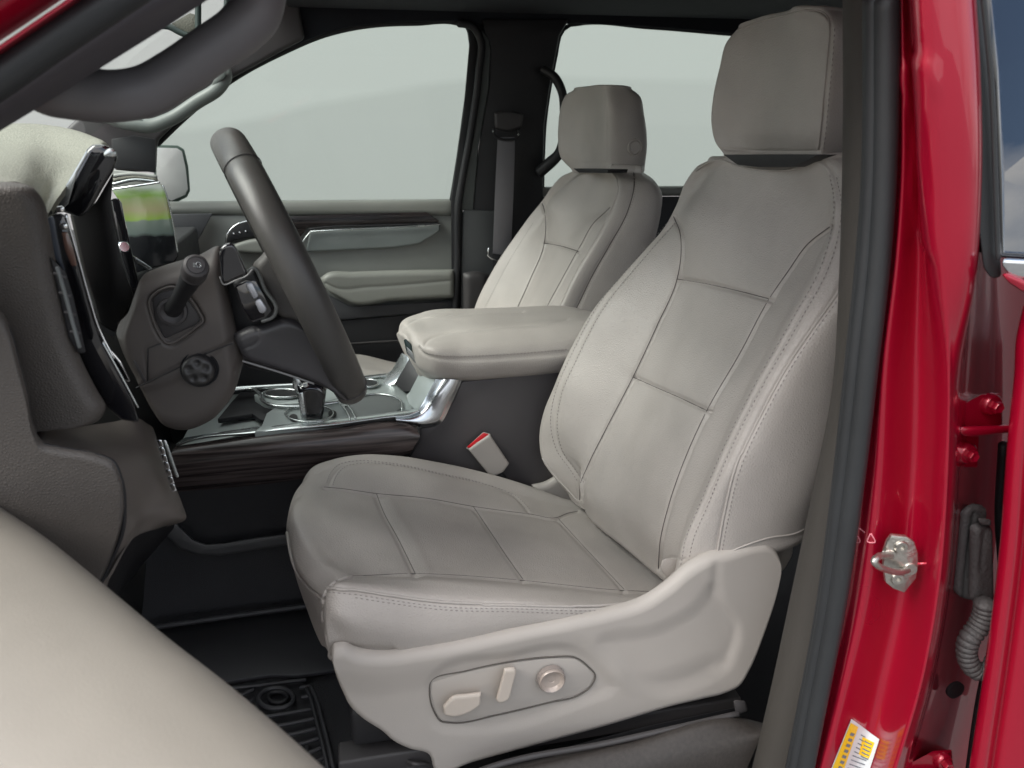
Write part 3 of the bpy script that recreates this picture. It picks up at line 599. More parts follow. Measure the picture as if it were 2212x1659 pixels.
# cushion
b_ = pts3([(668, 1110, 1.335), (652, 1052, 1.345), (676, 1012, 1.362), (722, 993, 1.372), (785, 983, 1.378), (850, 985, 1.38), (950, 1000, 1.38), (1050, 1022, 1.38), (1150, 1052, 1.375), (1250, 1085, 1.36)])
cush_cols = [b_+np.array([.02, .012, -.11]), b_+np.array([.004, .008, -.03]), b_,
    [(655, 1150, 1.28), (643, 1085, 1.285), (655, 1040, 1.295), (700, 1018, 1.315), (765, 1000, 1.335), (844, 1003, 1.34), (958, 1025, 1.34), (1054, 1048, 1.34), (1111, 1066, 1.337), (1180, 1086, 1.33), (1260, 1100, 1.32)],
    [(645, 1185, 1.235), (632, 1100, 1.24), (640, 1062, 1.245), (668, 1050, 1.25), (735, 1054, 1.252), (805, 1064, 1.255), (920, 1075, 1.26), (1023, 1094, 1.26), (1149, 1111, 1.26), (1203, 1118, 1.26), (1280, 1130, 1.25)],
    [(660, 1300, 1.10), (630, 1210, 1.10), (619, 1150, 1.11), (632, 1108, 1.115), (700, 1112, 1.115), (850, 1140, 1.11), (1000, 1160, 1.11), (1150, 1170, 1.11), (1275, 1190, 1.11), (1370, 1210, 1.1)],
    [(694, 1392, .935), (672, 1290, .952), (660, 1240, .96), (690, 1216, .96), (745, 1230, .955), (800, 1242, .952), (882, 1240, .95), (996, 1243, .95), (1130, 1254, .95), (1340, 1275, .95), (1450, 1285, .95)],
    [(703, 1400, .90), (692, 1320, .90), (700, 1278, .90), (726, 1257, .90), (790, 1252, .90), (882, 1256, .895), (996, 1264, .89), (1130, 1276, .89), (1300, 1290, .89), (1430, 1290, .89)],
    [(708, 1412, .878), (697, 1330, .876), (703, 1285, .874), (720, 1272, .87), (767, 1276, .865), (844, 1288, .86), (958, 1302, .857), (1111, 1306, .855), (1302, 1309, .855), (1430, 1300, .86)],
    [(712, 1422, .868), (702, 1375, .862), (708, 1340, .858), (728, 1330, .85), (790, 1340, .846), (900, 1350, .848), (1050, 1340, .85), (1200, 1330, .85), (1330, 1318, .853), (1430, 1304, .86)],
    [(718, 1432, .868), (713, 1418, .866), (718, 1404, .864), (735, 1405, .862), (780, 1418, .858), (844, 1424, .856), (958, 1405, .856), (1111, 1367, .855), (1264, 1340, .855), (1340, 1322, .857), (1430, 1306, .86)],
    [(722, 1440, .89), (718, 1430, .89), (722, 1425, .89), (740, 1430, .89), (780, 1440, .89), (844, 1445, .89), (958, 1430, .89), (1111, 1390, .89), (1264, 1360, .89), (1340, 1340, .89), (1430, 1320, .89)]]
K_in = [(700, 1052), (735, 1055), (805, 1065), (920, 1076), (1023, 1094), (1149, 1111), (1203, 1118), (1225, 1109), (1248, 1104)]
K_arc = [(712, 1046), (718, 1029), (737, 1008), (775, 999), (844, 1003), (958, 1026), (1054, 1049), (1111, 1072), (1142, 1104)]
K_out = [(760, 1244), (790, 1243), (882, 1239), (996, 1243), (1130, 1254), (1340, 1275), (1436, 1279)]
K_front = [(620, 1150), (628, 1198), (640, 1234), (662, 1266), (697, 1296)]
K_cor = [(760, 1244), (735, 1251), (714, 1264), (701, 1282), (697, 1305), (697, 1342), (704, 1388), (712, 1424)]
K_side = [(706, 1270), (767, 1276), (844, 1288), (958, 1302), (1111, 1306), (1302, 1309), (1378, 1303)]
cush_cols = [(c if isinstance(c, np.ndarray) else pts3(c)) for c in cush_cols]
cush_cols = [np.concatenate([c, [c[-1]+np.array([.07, 0, -.004])]]) for c in cush_cols]
cu = colnet('cushion', cush_cols, LEATHER, DS, n=260, k=330, noise=.0008, feats=[('seam', K_in, 3.6, .006), ('seam', K_arc, 2.8, .0025), ('seam', K_out, 4, .004), ('line', K_front, 3, .003), ('line', K_cor, 3, .003), ('seam', K_side, 3, .0035),
    ('seam', [(813, 1066), (828, 1105), (859, 1162), (897, 1239)], 6, .005), ('line', [(838, 1075), (858, 1115), (890, 1165), (922, 1232)], 12, -.002),
    ('seam', [(1023, 1095), (1060, 1150), (1100, 1210), (1130, 1252)], 4, .0035), ('seam', [(1206, 1120), (1245, 1163), (1283, 1204), (1348, 1273)], 4, .003),
    ('line', [(740, 1400), (790, 1405), (850, 1408)], 8, .004)])
bvc = bvh(cu)
stitches('stitching', bvc, [off(K_side, 2, 9), off(K_side, 0, 15)[1:], off(K_arc, 7, 2), off(K_arc, -6, -3)], THREAD, cu)
piping('piping', bvc, K_side, .0021, LEATHER, cu, n=110, lift=.0016); piping('piping', bvc, K_front, .0022, LEATHER, cu, n=40, lift=0); piping('piping', bvc, K_cor[:6], .002, LEATHER, cu, n=60, lift=0)
for l in (K_in, K_out, [(813, 1066), (828, 1105), (859, 1162), (897, 1239)], [(1023, 1095), (1060, 1150), (1100, 1210), (1130, 1252)], [(1206, 1120), (1245, 1163), (1283, 1204), (1348, 1273)]): piping('seam', bvc, l, .0007, SEAMD, cu, n=70, lift=-.0002)  # dark tubes standing in for the shade in the seam grooves
# side trim
T_top = [(714, 1425), (722, 1406), (740, 1403), (772, 1415), (827, 1421), (917, 1409), (1010, 1392), (1097, 1373), (1233, 1344), (1314, 1326), (1391, 1303), (1450, 1265), (1486, 1233), (1526, 1209), (1576, 1193), (1630, 1177), (1657, 1175), (1680, 1190), (1690, 1211)]
T_bot = [(718, 1435), (725, 1468), (741, 1513), (754, 1540), (781, 1567), (827, 1597), (850, 1617), (885, 1634), (926, 1645), (945, 1685), (1025, 1662), (1143, 1630), (1323, 1581), (1459, 1540), (1526, 1524), (1576, 1511), (1596, 1500), (1622, 1460), (1655, 1380), (1680, 1300), (1692, 1240)]
tp = pad('side_trim', T_top, T_bot, .838, SEAT_PLASTIC, DS, R_=.016, Re=.004, depth=.09, n=260, k=150, feats=[
    ('poly', [(740, 1478), (800, 1484), (900, 1470), (1000, 1442), (1100, 1418), (1200, 1398), (1260, 1400), (1300, 1425), (1330, 1470), (1375, 1484), (1480, 1462), (1560, 1440), (1585, 1470), (1570, 1700), (900, 1700), (740, 1600)], 34, .0048),
    ('poly', [(1300, 1392), (1420, 1360), (1500, 1318), (1545, 1272), (1556, 1300), (1588, 1358), (1570, 1432), (1380, 1484), (1340, 1440)], 22, .0042),
    ('line', [(1549, 1222), (1548, 1290), (1588, 1358), (1568, 1436)], 10, .0018),
    ('poly', [(945, 1455), (1100, 1418), (1240, 1405), (1300, 1455), (1330, 1490), (1270, 1520), (1000, 1585), (950, 1580), (925, 1490)], 14, .003)])
sp = slab('switch_panel', [(933, 1474), (1007, 1451), (1097, 1432), (1188, 1421), (1242, 1422), (1269, 1441), (1284, 1461), (1274, 1482), (1250, 1500), (1188, 1516), (1075, 1543), (980, 1560), (953, 1556), (942, 1540), (930, 1495)], .8445, SEAT_PLASTIC, DS, depth=.01, bev=.0015)
GAP = mat('panel gap', (.10, .09, .08), .8)
tube('panel_gap', [(x, y, .8445) for x, y in [(930, 1473), (1007, 1449), (1097, 1430), (1188, 1419.5), (1243, 1420.5), (1270.5, 1440), (1286, 1461), (1276, 1483), (1251, 1501.5), (1188, 1517.5), (1075, 1544.5), (980, 1561.5), (952, 1557.5), (940, 1541), (928, 1495)]], .0011, GAP, DS, closed=True, n=160, k=6)
pad('seat_switch', [(958, 1528), (980, 1507), (1010, 1503), (1040, 1499)], [(960, 1547), (980, 1551), (1016, 1541), (1038, 1525)], .826, KNOB, DS, R_=.0045, Re=.003, depth=.02, n=30, k=20)
pad('recline_switch', [(1090, 1448), (1100, 1446), (1112, 1446), (1117, 1452)], [(1072, 1514), (1078, 1521), (1090, 1519), (1102, 1509)], .822, KNOB, DS, R_=.0045, Re=.003, depth=.024, n=20, k=30)
kc = Wp(1191, 1467, Y=.838)
lathe('lumbar_knob', [(0, -.0005), (.0055, -.0003), (.006, .0005), (.0125, .0018), (.015, .005), (.0168, .0065), (.0182, .005), (.0185, .0)], tuple(kc), (0, -1, 0), KNOB_RING, DS, 48)
lathe('knob_rim', [(.0178, -.001), (.0178, .003), (.0195, .003), (.0200, -.004)], tuple(kc), (0, -1, 0), mat('knob rim', (.3, .26, .24), .3), DS, 48)
# recliner far side cover
pad('recliner_cover', [(1150, 1052), (1180, 1045), (1205, 1030), (1222, 1015)], [(1180, 1110), (1210, 1120), (1240, 1120), (1260, 1110)], 1.39, SEAT_PLASTIC, DS, R_=.012, depth=.04, n=24, k=20)
pad('rear_link', [(1640, 1190), (1680, 1175), (1720, 1165)], [(1650, 1260), (1690, 1240), (1715, 1200)], .90, SEAT_PLASTIC, DS, R_=.008, depth=.05, n=20, k=14)
# rails
bx('seat_rail', -.06, .54, .86, .90, .885, .915, CHARCOAL, .004, DS); bx('seat_rail', -.06, .54, 1.30, 1.34, .87, .90, CHARCOAL, .004, DS)
bx('seat_base', -.04, .46, .87, 1.34, .925, .99, BLACK, .01, DS)
for xx in (.05, .42): bx('rail_foot', xx-.03, xx+.03, .86, .90, .74, .89, CHARCOAL, .004, DS)
tube('wiring_clip', [(872, 1640, .87), (895, 1650, .85), (925, 1652, .86), (940, 1672, .87)], .003, CHARCOAL, DS, n=20, k=8)
# sill below the seat
SI = thing('door_sill', 'dark taupe textured door sill trim under the driver seat', 'sill', (.3, .75, .85))
tube('sill_rail', [(1000, 1680, .80), (1052, 1660, .80), (1323, 1603, .80), (1594, 1542, .80)], .0042, CHARCOAL, SI, n=30)
slab('rail_end', [(1583, 1512), (1610, 1513), (1616, 1536), (1590, 1545)], .80, CHARCOAL, SI, depth=.03, bev=.003)
slab('rail_channel', [(1000, 1680), (1200, 1620), (1400, 1568), (1590, 1528), (1600, 1560), (1000, 1710)], .83, BLACK, SI, depth=.04, bev=.002)
colnet('sill_trim', [[(1030, 1670, .81), (1350, 1600, .81), (1600, 1550, .81), (1650, 1562, .81)], [(1040, 1680, .79), (1350, 1611, .79), (1600, 1556, .79), (1652, 1568, .79)], [(1060, 1720, .77), (1360, 1650, .77), (1600, 1590, .77), (1648, 1580, .77)], [(1080, 1800, .755), (1380, 1740, .755), (1580, 1700, .755), (1600, 1690, .755)]], SILL, SI, n=60, k=50)
bx('sill_body', -.3, .52, .70, .80, .70, .86, SILL, .01, SI)

# ================================================================== passenger side of the cab
# window surround, pillars and roof rail stay parts of the body
RAILB = [(614, 108), (640, 98), (700, 72), (760, 57), (820, 50), (900, 47), (985, 46), (1012, 50), (1045, 52), (1222, 52), (1247, 51), (1400, 58), (1582, 73), (1800, 90), (2150, 112)]
slab('roof_side_rail', [(2150, -90), (600, -90), (540, 0)]+RAILB, 2.47, HEADLINER, TB, depth=.09, bev=.006)
slab('front_pillar', [(132, 288), (175, 247), (322, 149), (417, 83), (545, -5), (640, -30), (660, 84), (614, 108), (506, 167), (430, 222), (385, 262), (344, 302), (338, 320), (336, 372), (250, 372), (228, 318)], 2.44, CHARCOAL, TB, depth=.11, bev=.012, seg=4)
slab('mirror_sail', [(240, 300), (290, 292), (336, 300), (337, 374), (300, 368), (245, 364)], 2.40, BLACK, TB, depth=.03, bev=.004)
slab('middle_pillar', [(1040, 40), (1230, 40), (1209, 76), (1201, 117), (1194, 154), (1186, 200), (1176, 271), (1173, 400), (1172, 440), (1150, 720), (1018, 700), (1020, 452), (1034, 317), (1056, 180), (1058, 100), (1046, 70)], 2.46, BLACK, TB, depth=.1, bev=.008)
GREYSTRIP = mat('pillar strip', (.075, .085, .083), .5, bump=('noise', 900, .1))
slab('pillar_strip', [(1040, 62), (1056, 84), (1060, 110), (1056, 190), (1034, 317), (1022, 455), (996, 455), (1006, 380), (1030, 230), (1043, 110)], 2.455, GREYSTRIP, TB, depth=.05, bev=.005)
tube('door_opening_seal', [(990, 50), (1020, 56), (1036, 80), (1034, 160), (1018, 280), (998, 390), (990, 440), (988, 560), (982, 700)], .0115, BLACK, TB, Y=2.452, n=60)
tube('window_seal', [(340, 312), (385, 268), (430, 228), (506, 170), (614, 112), (700, 76), (760, 61), (820, 53), (900, 50), (985, 49), (1010, 58), (1017, 85), (1014, 160), (1002, 260), (990, 345), (976, 432)], .0075, BLACK, TB, Y=2.49, n=90)
slab('lower_pillar_trim', [(1000, 452), (1075, 455), (1110, 540), (1090, 700), (995, 700), (996, 560)], 2.45, mat('lower pillar', (.055, .058, .06), .55, bump=('noise', 800, .12)), TB, depth=.06, bev=.008)
pad('lower_pillar_cap', [(1002, 592), (1030, 588), (1060, 596)], [(1004, 700), (1025, 700), (1040, 700)], 2.41, CHARCOAL, TB, R_=.02, depth=.05, n=20, k=30)
slab('door_gap', [(1008, 44), (1040, 50), (1050, 90), (1043, 200), (1018, 340), (1000, 432), (998, 690), (976, 690), (974, 432), (1000, 250), (1014, 90)], 2.475, BLACK, TB, depth=.09, bev=.003)
slab('seal_corner', [(996, 26), (1080, 26), (1074, 130), (1036, 130), (1030, 70), (1012, 54), (996, 52)], 2.50, BLACK, TB, depth=.04, bev=.002)
# shoulder belt
SB = thing('seat_belt', 'grey shoulder belt hanging from the black pillar behind the passenger seat', 'seat belt', tuple(Wp(1090, 400, Y=2.4)))
slab('webbing', [(1075, 296), (1113, 296), (1110, 400), (1104, 540), (1098, 552), (1064, 548), (1070, 400)], 2.405, WEBBING, SB, depth=.003, bev=.0005)
pad('height_adjuster', [(1068, 243), (1095, 239), (1132, 246)], [(1070, 276), (1098, 284), (1128, 274)], 2.425, CHARCOAL, SB, R_=.008, depth=.03, n=20, k=16)
tube('guide_loop', [(1066, 278), (1068, 292), (1080, 300), (1098, 302), (1112, 300), (1121, 292), (1120, 282)], .004, BLACK, SB, Y=2.40, n=30)
for p in ((1066, 284), (1119, 291)): lathe('loop_end', [(0, .003), (.003, .003), (.004, 0), (.003, -.006)], tuple(Wp(p[0], p[1], Y=2.397)), (.2, -1, .2), CHROME, SB, 14)
tube('lower_anchor', [(1056, 536), (1054, 552), (1064, 560), (1090, 560)], .003, CHROME, SB, Y=2.40, n=20)
slab('sleeve', [(1062, 545), (1100, 549), (1096, 590), (1064, 590)], 2.41, BLACK, SB, depth=.01, bev=.003)
# grab handles
def handle(label, pts, r, m, ell=1., up=None):
    G_ = thing('grab_handle', label, 'grab handle', tuple(P3(pts[len(pts)//2])), group=None)
    tube('grip', pts, r, m, G_, n=90, k=24, ell=ell); return G_
DH = handle('large out of focus grey grab handle on the near windshield pillar', [(60, 150, .735), (105, 182, .735), (150, 196, .73), (205, 206, .73), (262, 207, .73), (315, 196, .735), (375, 163, .74), (455, 108, .745), (518, 64, .75), (550, 28, .755), (560, -20, .76), (556, -80, .765)],
    [.026, .024, .0215, .0205, .020, .0195, .0195, .0195, .020, .021, .0225, .023], mat('handle grey', (.125, .12, .125), .5, bump=('noise', 900, .1)))
HG = mat('handle pale', (.13, .145, .135), .45, bump=('noise', 900, .1))
PH_ = handle('pale grey green grab handle on the far windshield pillar', [(190, 238, 2.42), (228, 252, 2.38), (280, 267, 2.36), (325, 272, 2.36), (362, 260, 2.36), (428, 219, 2.36), (472, 190, 2.36), (486, 168, 2.38), (482, 138, 2.42)], [.014, .017, .019, .019, .018, .018, .018, .018, .016], HG)
slab('end_cap', [(234, 262), (275, 276), (312, 284), (318, 268), (300, 250), (260, 254)], 2.345, HG, PH_, depth=.02, bev=.005)
slab('end_cap', [(455, 190), (486, 168), (493, 142), (478, 152), (462, 172)], 2.345, HG, PH_, depth=.02, bev=.004)
handle('black grab handle on the far middle pillar beside the passenger headrest', [(1172, 150, 2.44), (1196, 165, 2.42), (1213, 195, 2.41), (1217, 250, 2.41), (1216, 300, 2.41), (1205, 335, 2.41), (1188, 352, 2.42), (1165, 372, 2.44)], [.012, .014, .013, .011, .011, .014, .018, .018], BLACK)

# passenger door
PD = thing('passenger_door', 'closed grey passenger door with dark wood strip and padded armrest', 'door', (0, 2.55, 1.2))
slab('door_panel', [(345, 444), (985, 438), (988, 600), (982, 665), (978, 700), (340, 720)], 2.51, DOORGREY, PD, depth=.06, bev=.006)
pad('belt_pad', [(352, 437), (600, 434), (984, 431)], [(352, 466), (600, 468), (984, 468)], 2.492, ARMGREY, PD, R_=.022, depth=.06, n=60, k=24, sm=False)
slab('wood_strip', [(560, 480), (600, 469), (700, 464), (820, 460), (922, 458), (949, 477), (945, 482), (820, 484), (700, 488), (664, 492), (642, 520), (560, 520)], 2.487, WOODD, PD, depth=.03, bev=.003)
tube('wood_shadow_gap', [(668, 495, 2.486), (700, 491, 2.486), (820, 487, 2.486), (949, 483, 2.486)], .0032, BLACK, PD, n=30, k=8)
POCK = mat('pull pocket', (.17, .19, .185), .4, bump=('noise', 900, .1))
pad('pull_pocket', [(669, 501), (760, 496), (860, 492), (951, 485)], [(660, 545), (760, 540), (850, 536), (905, 528), (950, 500)], 2.484, POCK, PD, R_=.006, depth=.04, n=60, k=24, sm=False)
tube('pocket_edge', [(645, 540, 2.475), (655, 520, 2.475), (671, 500, 2.475), (760, 495, 2.475), (860, 491, 2.475), (950, 485, 2.475)], .0025, SATIN, PD, n=60, k=8, lin=True)
pad('door_armrest', [(690, 604), (706, 592), (760, 589), (850, 586), (982, 584)], [(708, 632), (735, 646), (758, 658), (850, 652), (982, 645)], 2.43, ARMGREY, PD, R_=.018, depth=.09, n=70, k=40, feats=[('seam', [(704, 612), (720, 621), (800, 620), (980, 606)], 2.2, .004)])
slab('switch_base', [(486, 530), (492, 505), (508, 486), (530, 478), (575, 478), (590, 512), (540, 512), (505, 520)], 2.44, BLACK, PD, depth=.06, bev=.004)
tube('switch_trim', [(486, 532, 2.435), (492, 505, 2.435), (508, 487, 2.435), (528, 479, 2.435), (570, 478, 2.435)], .002, CHROME, PD, n=30, k=8)
for x in (505, 518, 531): lathe('switch_dot', [(0, .003), (.003, .002), (.004, 0)], tuple(Wp(x, 505-(x-505)*.2, Y=2.438)), (0, -1, 0), CHROME, PD, 10)
pad('grip_cup', [(505, 528), (540, 518), (600, 514)], [(508, 545), (545, 548), (600, 548)], 2.43, ARMGREY, PD, R_=.01, depth=.06, n=30, k=14)
LOWD = mat('lower door', (.05, .051, .056), .55, bump=('noise', 900, .1))
slab('lower_panel', [(600, 640), (705, 634), (735, 650), (758, 662), (850, 657), (982, 650), (980, 672), (860, 680), (728, 692), (600, 700)], 2.47, LOWD, PD, depth=.07, bev=.004)
slab('map_pocket', [(560, 700), (728, 693), (862, 682), (985, 674), (985, 1000), (560, 1000)], 2.48, BLACK, PD, depth=.05, bev=.004)
tube('pocket_lip', [(560, 760, 2.46), (753, 743, 2.46), (865, 736, 2.46), (985, 730, 2.46)], .004, CHARCOAL, PD, n=30, k=8)
slab('speaker_panel', [(372, 462), (460, 461), (436, 505), (416, 541), (384, 556), (340, 560), (300, 470)], 2.44, LOWD, PD, depth=.05, bev=.004)
slab('window_glass', [(335, 440), (340, 305), (430, 222), (506, 166), (614, 106), (700, 70), (820, 47), (985, 42), (1022, 60), (1020, 120), (1000, 300), (978, 440)], 2.56, GLASS, PD, depth=.004, bev=0)
# rear passenger door
RP = thing('rear_passenger_door', 'far rear door with pale sill and black panel behind the passenger seat', 'door', (1.1, 2.55, 1.2))
pad('belt_pad', [(1168, 404), (1300, 403), (1500, 402), (1700, 402)], [(1168, 426), (1300, 425), (1500, 424), (1700, 424)], 2.49, ARMGREY, RP, R_=.012, depth=.06, n=30, k=14, sm=False)
slab('door_panel', [(1165, 425), (1760, 423), (1760, 720), (1100, 720)], 2.50, BLACK, RP, depth=.06, bev=.004)
slab('window_glass', [(1165, 410), (1168, 270), (1195, 120), (1215, 45), (1247, 44), (1582, 66), (1800, 84), (1800, 410)], 2.56, GLASS, RP, depth=.004, bev=0)
tube('window_seal', [(1172, 404), (1174, 330), (1177, 271), (1186, 200), (1195, 150), (1202, 115), (1211, 74), (1224, 57), (1247, 52), (1400, 59), (1582, 74), (1800, 91)], .006, BLACK, RP, Y=2.50, n=60)
# exterior mirror
EM = thing('side_mirror', 'exterior side mirror seen through the far window, pinkish glass in a dark rim', 'mirror', tuple(Wp(370, 380, Y=2.85)))
slab('housing', [(332, 312), (384, 314), (398, 322), (407, 360), (411, 412), (404, 426), (372, 442), (332, 440)], 2.855, mat('mirror rim', (.05, .07, .06), .4), EM, depth=.12, bev=.006)
MG = mat('mirror pink glass', (.50, .46, .48), .25, var=.02, coat=.4)
slab('glass', [(338, 319), (382, 320), (393, 327), (401, 362), (406, 408), (400, 421), (370, 434), (352, 420), (338, 380)], 2.85, MG, EM, depth=.006, bev=.001)
# windshield + its mirror
WS = newobj('windshield', [(-1.0, .82, 1.47), (-1.0, 2.42, 1.47), (-.16, 2.40, 2.05), (-.16, .84, 2.05)], [(0, 1, 2, 3)], GLASS, TB, smooth=False)
RV = thing('rear_view_mirror', 'interior mirror with thin dark rim seen through the near grab handle', 'mirror', tuple(Wp(420, 40, Y=1.6)))
DG = mat('mirror frame green', (.035, .055, .05), .4)
tube('rim', [(346, 54), (366, 58), (389, 70), (417, 79), (444, 73), (470, 56), (485, 38), (490, 10), (486, -30), (440, -60), (380, -40), (350, 10)], .0055, DG, RV, Y=1.6, closed=True, n=90)
tube('bar', [(428, -40, 1.6), (428, 40, 1.6), (428, 76, 1.6)], .0055, DG, RV, n=10)
slab('painted_reflection', [(366, 54), (410, 28), (424, 32), (424, 70), (402, 70), (385, 64)], 1.605, CREAM, RV, depth=.006, bev=.001)  # cream reflection in the mirror, painted as a flat patch
tube('stalk', [(430, -60, 1.6), (420, -120, 1.6)], .008, BLACK, RV, n=8)

# ---- passenger seat
PS = thing('passenger_seat', 'grey leather front passenger seat beyond the console, shaded inner side', 'seat', (.3, 2.1, .95))
pi = pts3([(1240, 369, 2.23), (1211, 383, 2.28), (1189, 408, 2.31), (1172, 433, 2.335), (1138, 475, 2.35), (1105, 521, 2.36), (1072, 571, 2.36), (1042, 625, 2.36), (1020, 680, 2.36), (1000, 740, 2.36)])
M_ins = [(1166, 430), (1173, 445), (1179, 492), (1174, 533), (1147, 600), (1118, 664), (1090, 720)]
M_insn = [(1318, 448), (1308, 458), (1284, 480), (1255, 529), (1209, 612), (1182, 662), (1150, 730)]
M_st = [(1318, 369), (1332, 384), (1335, 410), (1317, 458), (1297, 500), (1247, 583), (1209, 662), (1175, 735)]
M_pp = [(1369, 373), (1370, 395), (1355, 458), (1317, 529), (1280, 594), (1247, 662), (1210, 740)]
pcols = [pi+np.array([.13, -.1, .01]), pi+np.array([.10, -.015, .01]), pi+np.array([.03, 0, 0]), pi,
    [(1250, 371, 2.2), (1225, 390, 2.25), (1197, 430, 2.295), (1168, 475, 2.315), (1132, 525, 2.325), (1100, 575, 2.325), (1070, 630, 2.325), (1045, 690, 2.325), (1025, 750, 2.325)],
    [(1264, 372, 2.15), (1222, 400, 2.21), (1182, 445, 2.235), (1179, 492, 2.235), (1174, 533, 2.232), (1147, 600, 2.23), (1118, 664, 2.23), (1090, 730, 2.23)],
    [(1290, 374, 2.09), (1262, 440, 2.095), (1214, 533, 2.095), (1180, 600, 2.09), (1150, 664, 2.09), (1118, 740, 2.09)],
    [(1305, 373, 2.02), (1320, 405, 1.985), (1310, 452, 1.97), (1284, 480, 1.965), (1255, 529, 1.96), (1209, 612, 1.957), (1182, 662, 1.955), (1148, 735, 1.955)],
    [(1314, 371, 1.98), (1331, 395, 1.935), (1324, 450, 1.915), (1300, 490, 1.905), (1262, 552, 1.90), (1215, 640, 1.895), (1198, 672, 1.895), (1160, 740, 1.895)],
    [(1320, 369, 1.96), (1334, 386, 1.915), (1335, 415, 1.885), (1318, 458, 1.87), (1297, 500, 1.86), (1247, 583, 1.852), (1209, 662, 1.85), (1175, 738, 1.85)],
    [(1360, 371, 1.935), (1371, 392, 1.885), (1366, 420, 1.865), (1355, 458, 1.853), (1317, 529, 1.845), (1280, 594, 1.842), (1243, 670, 1.842), (1208, 742, 1.842)],
    [(1388, 375, 1.935), (1414, 394, 1.895), (1427, 417, 1.875), (1426, 460, 1.862), (1412, 520, 1.857), (1386, 600, 1.853), (1352, 680, 1.853), (1320, 750, 1.853)]]
sr = pts3(pcols[-1]); pcols.append(sr+np.array([.02, .05, 0])); pcols.append(sr+np.array([.03, .14, 0]))
pb = colnet('backrest', pcols, LEATHER, PS, n=150, k=260, closed=True, cap=.02, capb=.02, noise=.0007, feats=[('seam', M_ins, 2.6, .008), ('seam', M_insn, 2.6, .008), ('seam', [(1174, 525), (1210, 531), (1250, 543)], 2.5, .008), ('seam', M_st, 1.8, .003), ('seam', M_pp, 1.8, .004)])
bvp = bvh(pb)
for l in (M_ins, M_insn, [(1174, 525), (1210, 531), (1250, 543)], M_pp): piping('seam', bvp, l, .0013, SEAMD, pb, n=60)  # dark tubes standing in for the shade in the seam grooves
piping('piping', bvp, M_st[1:], .0014, LEATHER, pb, n=60); stitches('stitching', bvp, [off(M_pp, 4, 1), off([(1145, 480), (1095, 560), (1040, 665)], 6, 2)], THREAD, pb)
ph = pts3([(1243, 195, 2.19), (1224, 206, 2.215), (1213, 232, 2.23), (1208, 268, 2.235), (1207, 300, 2.23), (1213, 340, 2.22), (1238, 366, 2.2)])
pr_ = pts3([(1362, 192, 2.0), (1378, 206, 1.99), (1388, 248, 1.985), (1394, 315, 1.985), (1389, 366, 1.99)])
phr = colnet('headrest', [ph+np.array([.09, -.03, 0]), ph+np.array([.04, 0, 0]), ph, [(1265, 191, 2.12), (1260, 230, 2.14), (1257, 300, 2.14), (1264, 367, 2.12)],
    [(1293, 188, 2.03), (1296, 235, 2.02), (1297, 300, 2.02), (1302, 368, 2.02)], [(1302, 188, 2.006), (1307, 235, 1.991), (1308, 300, 1.991), (1312, 368, 1.996)], [(1306, 188, 1.998), (1311, 235, 1.983), (1312, 300, 1.983), (1316, 368, 1.988)], [(1312, 188, 1.993), (1317, 235, 1.977), (1318, 300, 1.977), (1322, 368, 1.983)], [(1342, 189, 1.985), (1350, 245, 1.968), (1352, 315, 1.968), (1352, 369, 1.975)], pr_, pr_+np.array([.02, .05, 0]), pr_+np.array([.02, .13, 0])],
    LEATHER, PS, n=80, k=160, closed=True, cap=.006, capb=.010, feats=[('seam', [(1302, 188), (1309, 235), (1310, 300), (1315, 367)], 1.6, .004), ('line', [(1210, 333), (1240, 350), (1310, 352)], 4, .001)])
slab('collar_gap_shade', [(1238, 364), (1314, 366), (1312, 374), (1250, 373)], .625, BLACK, PS, plane='X', dirv=(1, 0, 0), depth=.05, bev=.001)  # black sliver painted as the shade in this headrest gap
lathe('headrest_button', [(0, .002), (.014, .002), (.0155, .0), (.017, .0), (.0185, .003), (.021, .002), (.022, -.003)], tuple(Wp(1372, 318, Y=1.9685)), (.1, -1, 0), LEATHER, PS, 28)
colnet('cushion', [[(690, 800, 2.38), (700, 775, 2.37), (764, 765, 2.36), (850, 782, 2.34), (1000, 800, 2.3)], [(690, 830, 2.1), (700, 795, 2.1), (764, 790, 2.1), (850, 800, 2.1), (1000, 820, 2.1)], [(690, 860, 1.88), (700, 835, 1.88), (764, 826, 1.88), (850, 830, 1.88), (1000, 840, 1.88)], [(690, 930, 1.87), (700, 920, 1.87), (764, 910, 1.87), (850, 900, 1.87), (1000, 900, 1.87)]], LEATHER, PS, n=50, k=50, feats=[('line', [(780, 780), (840, 800)], 6, .002)])

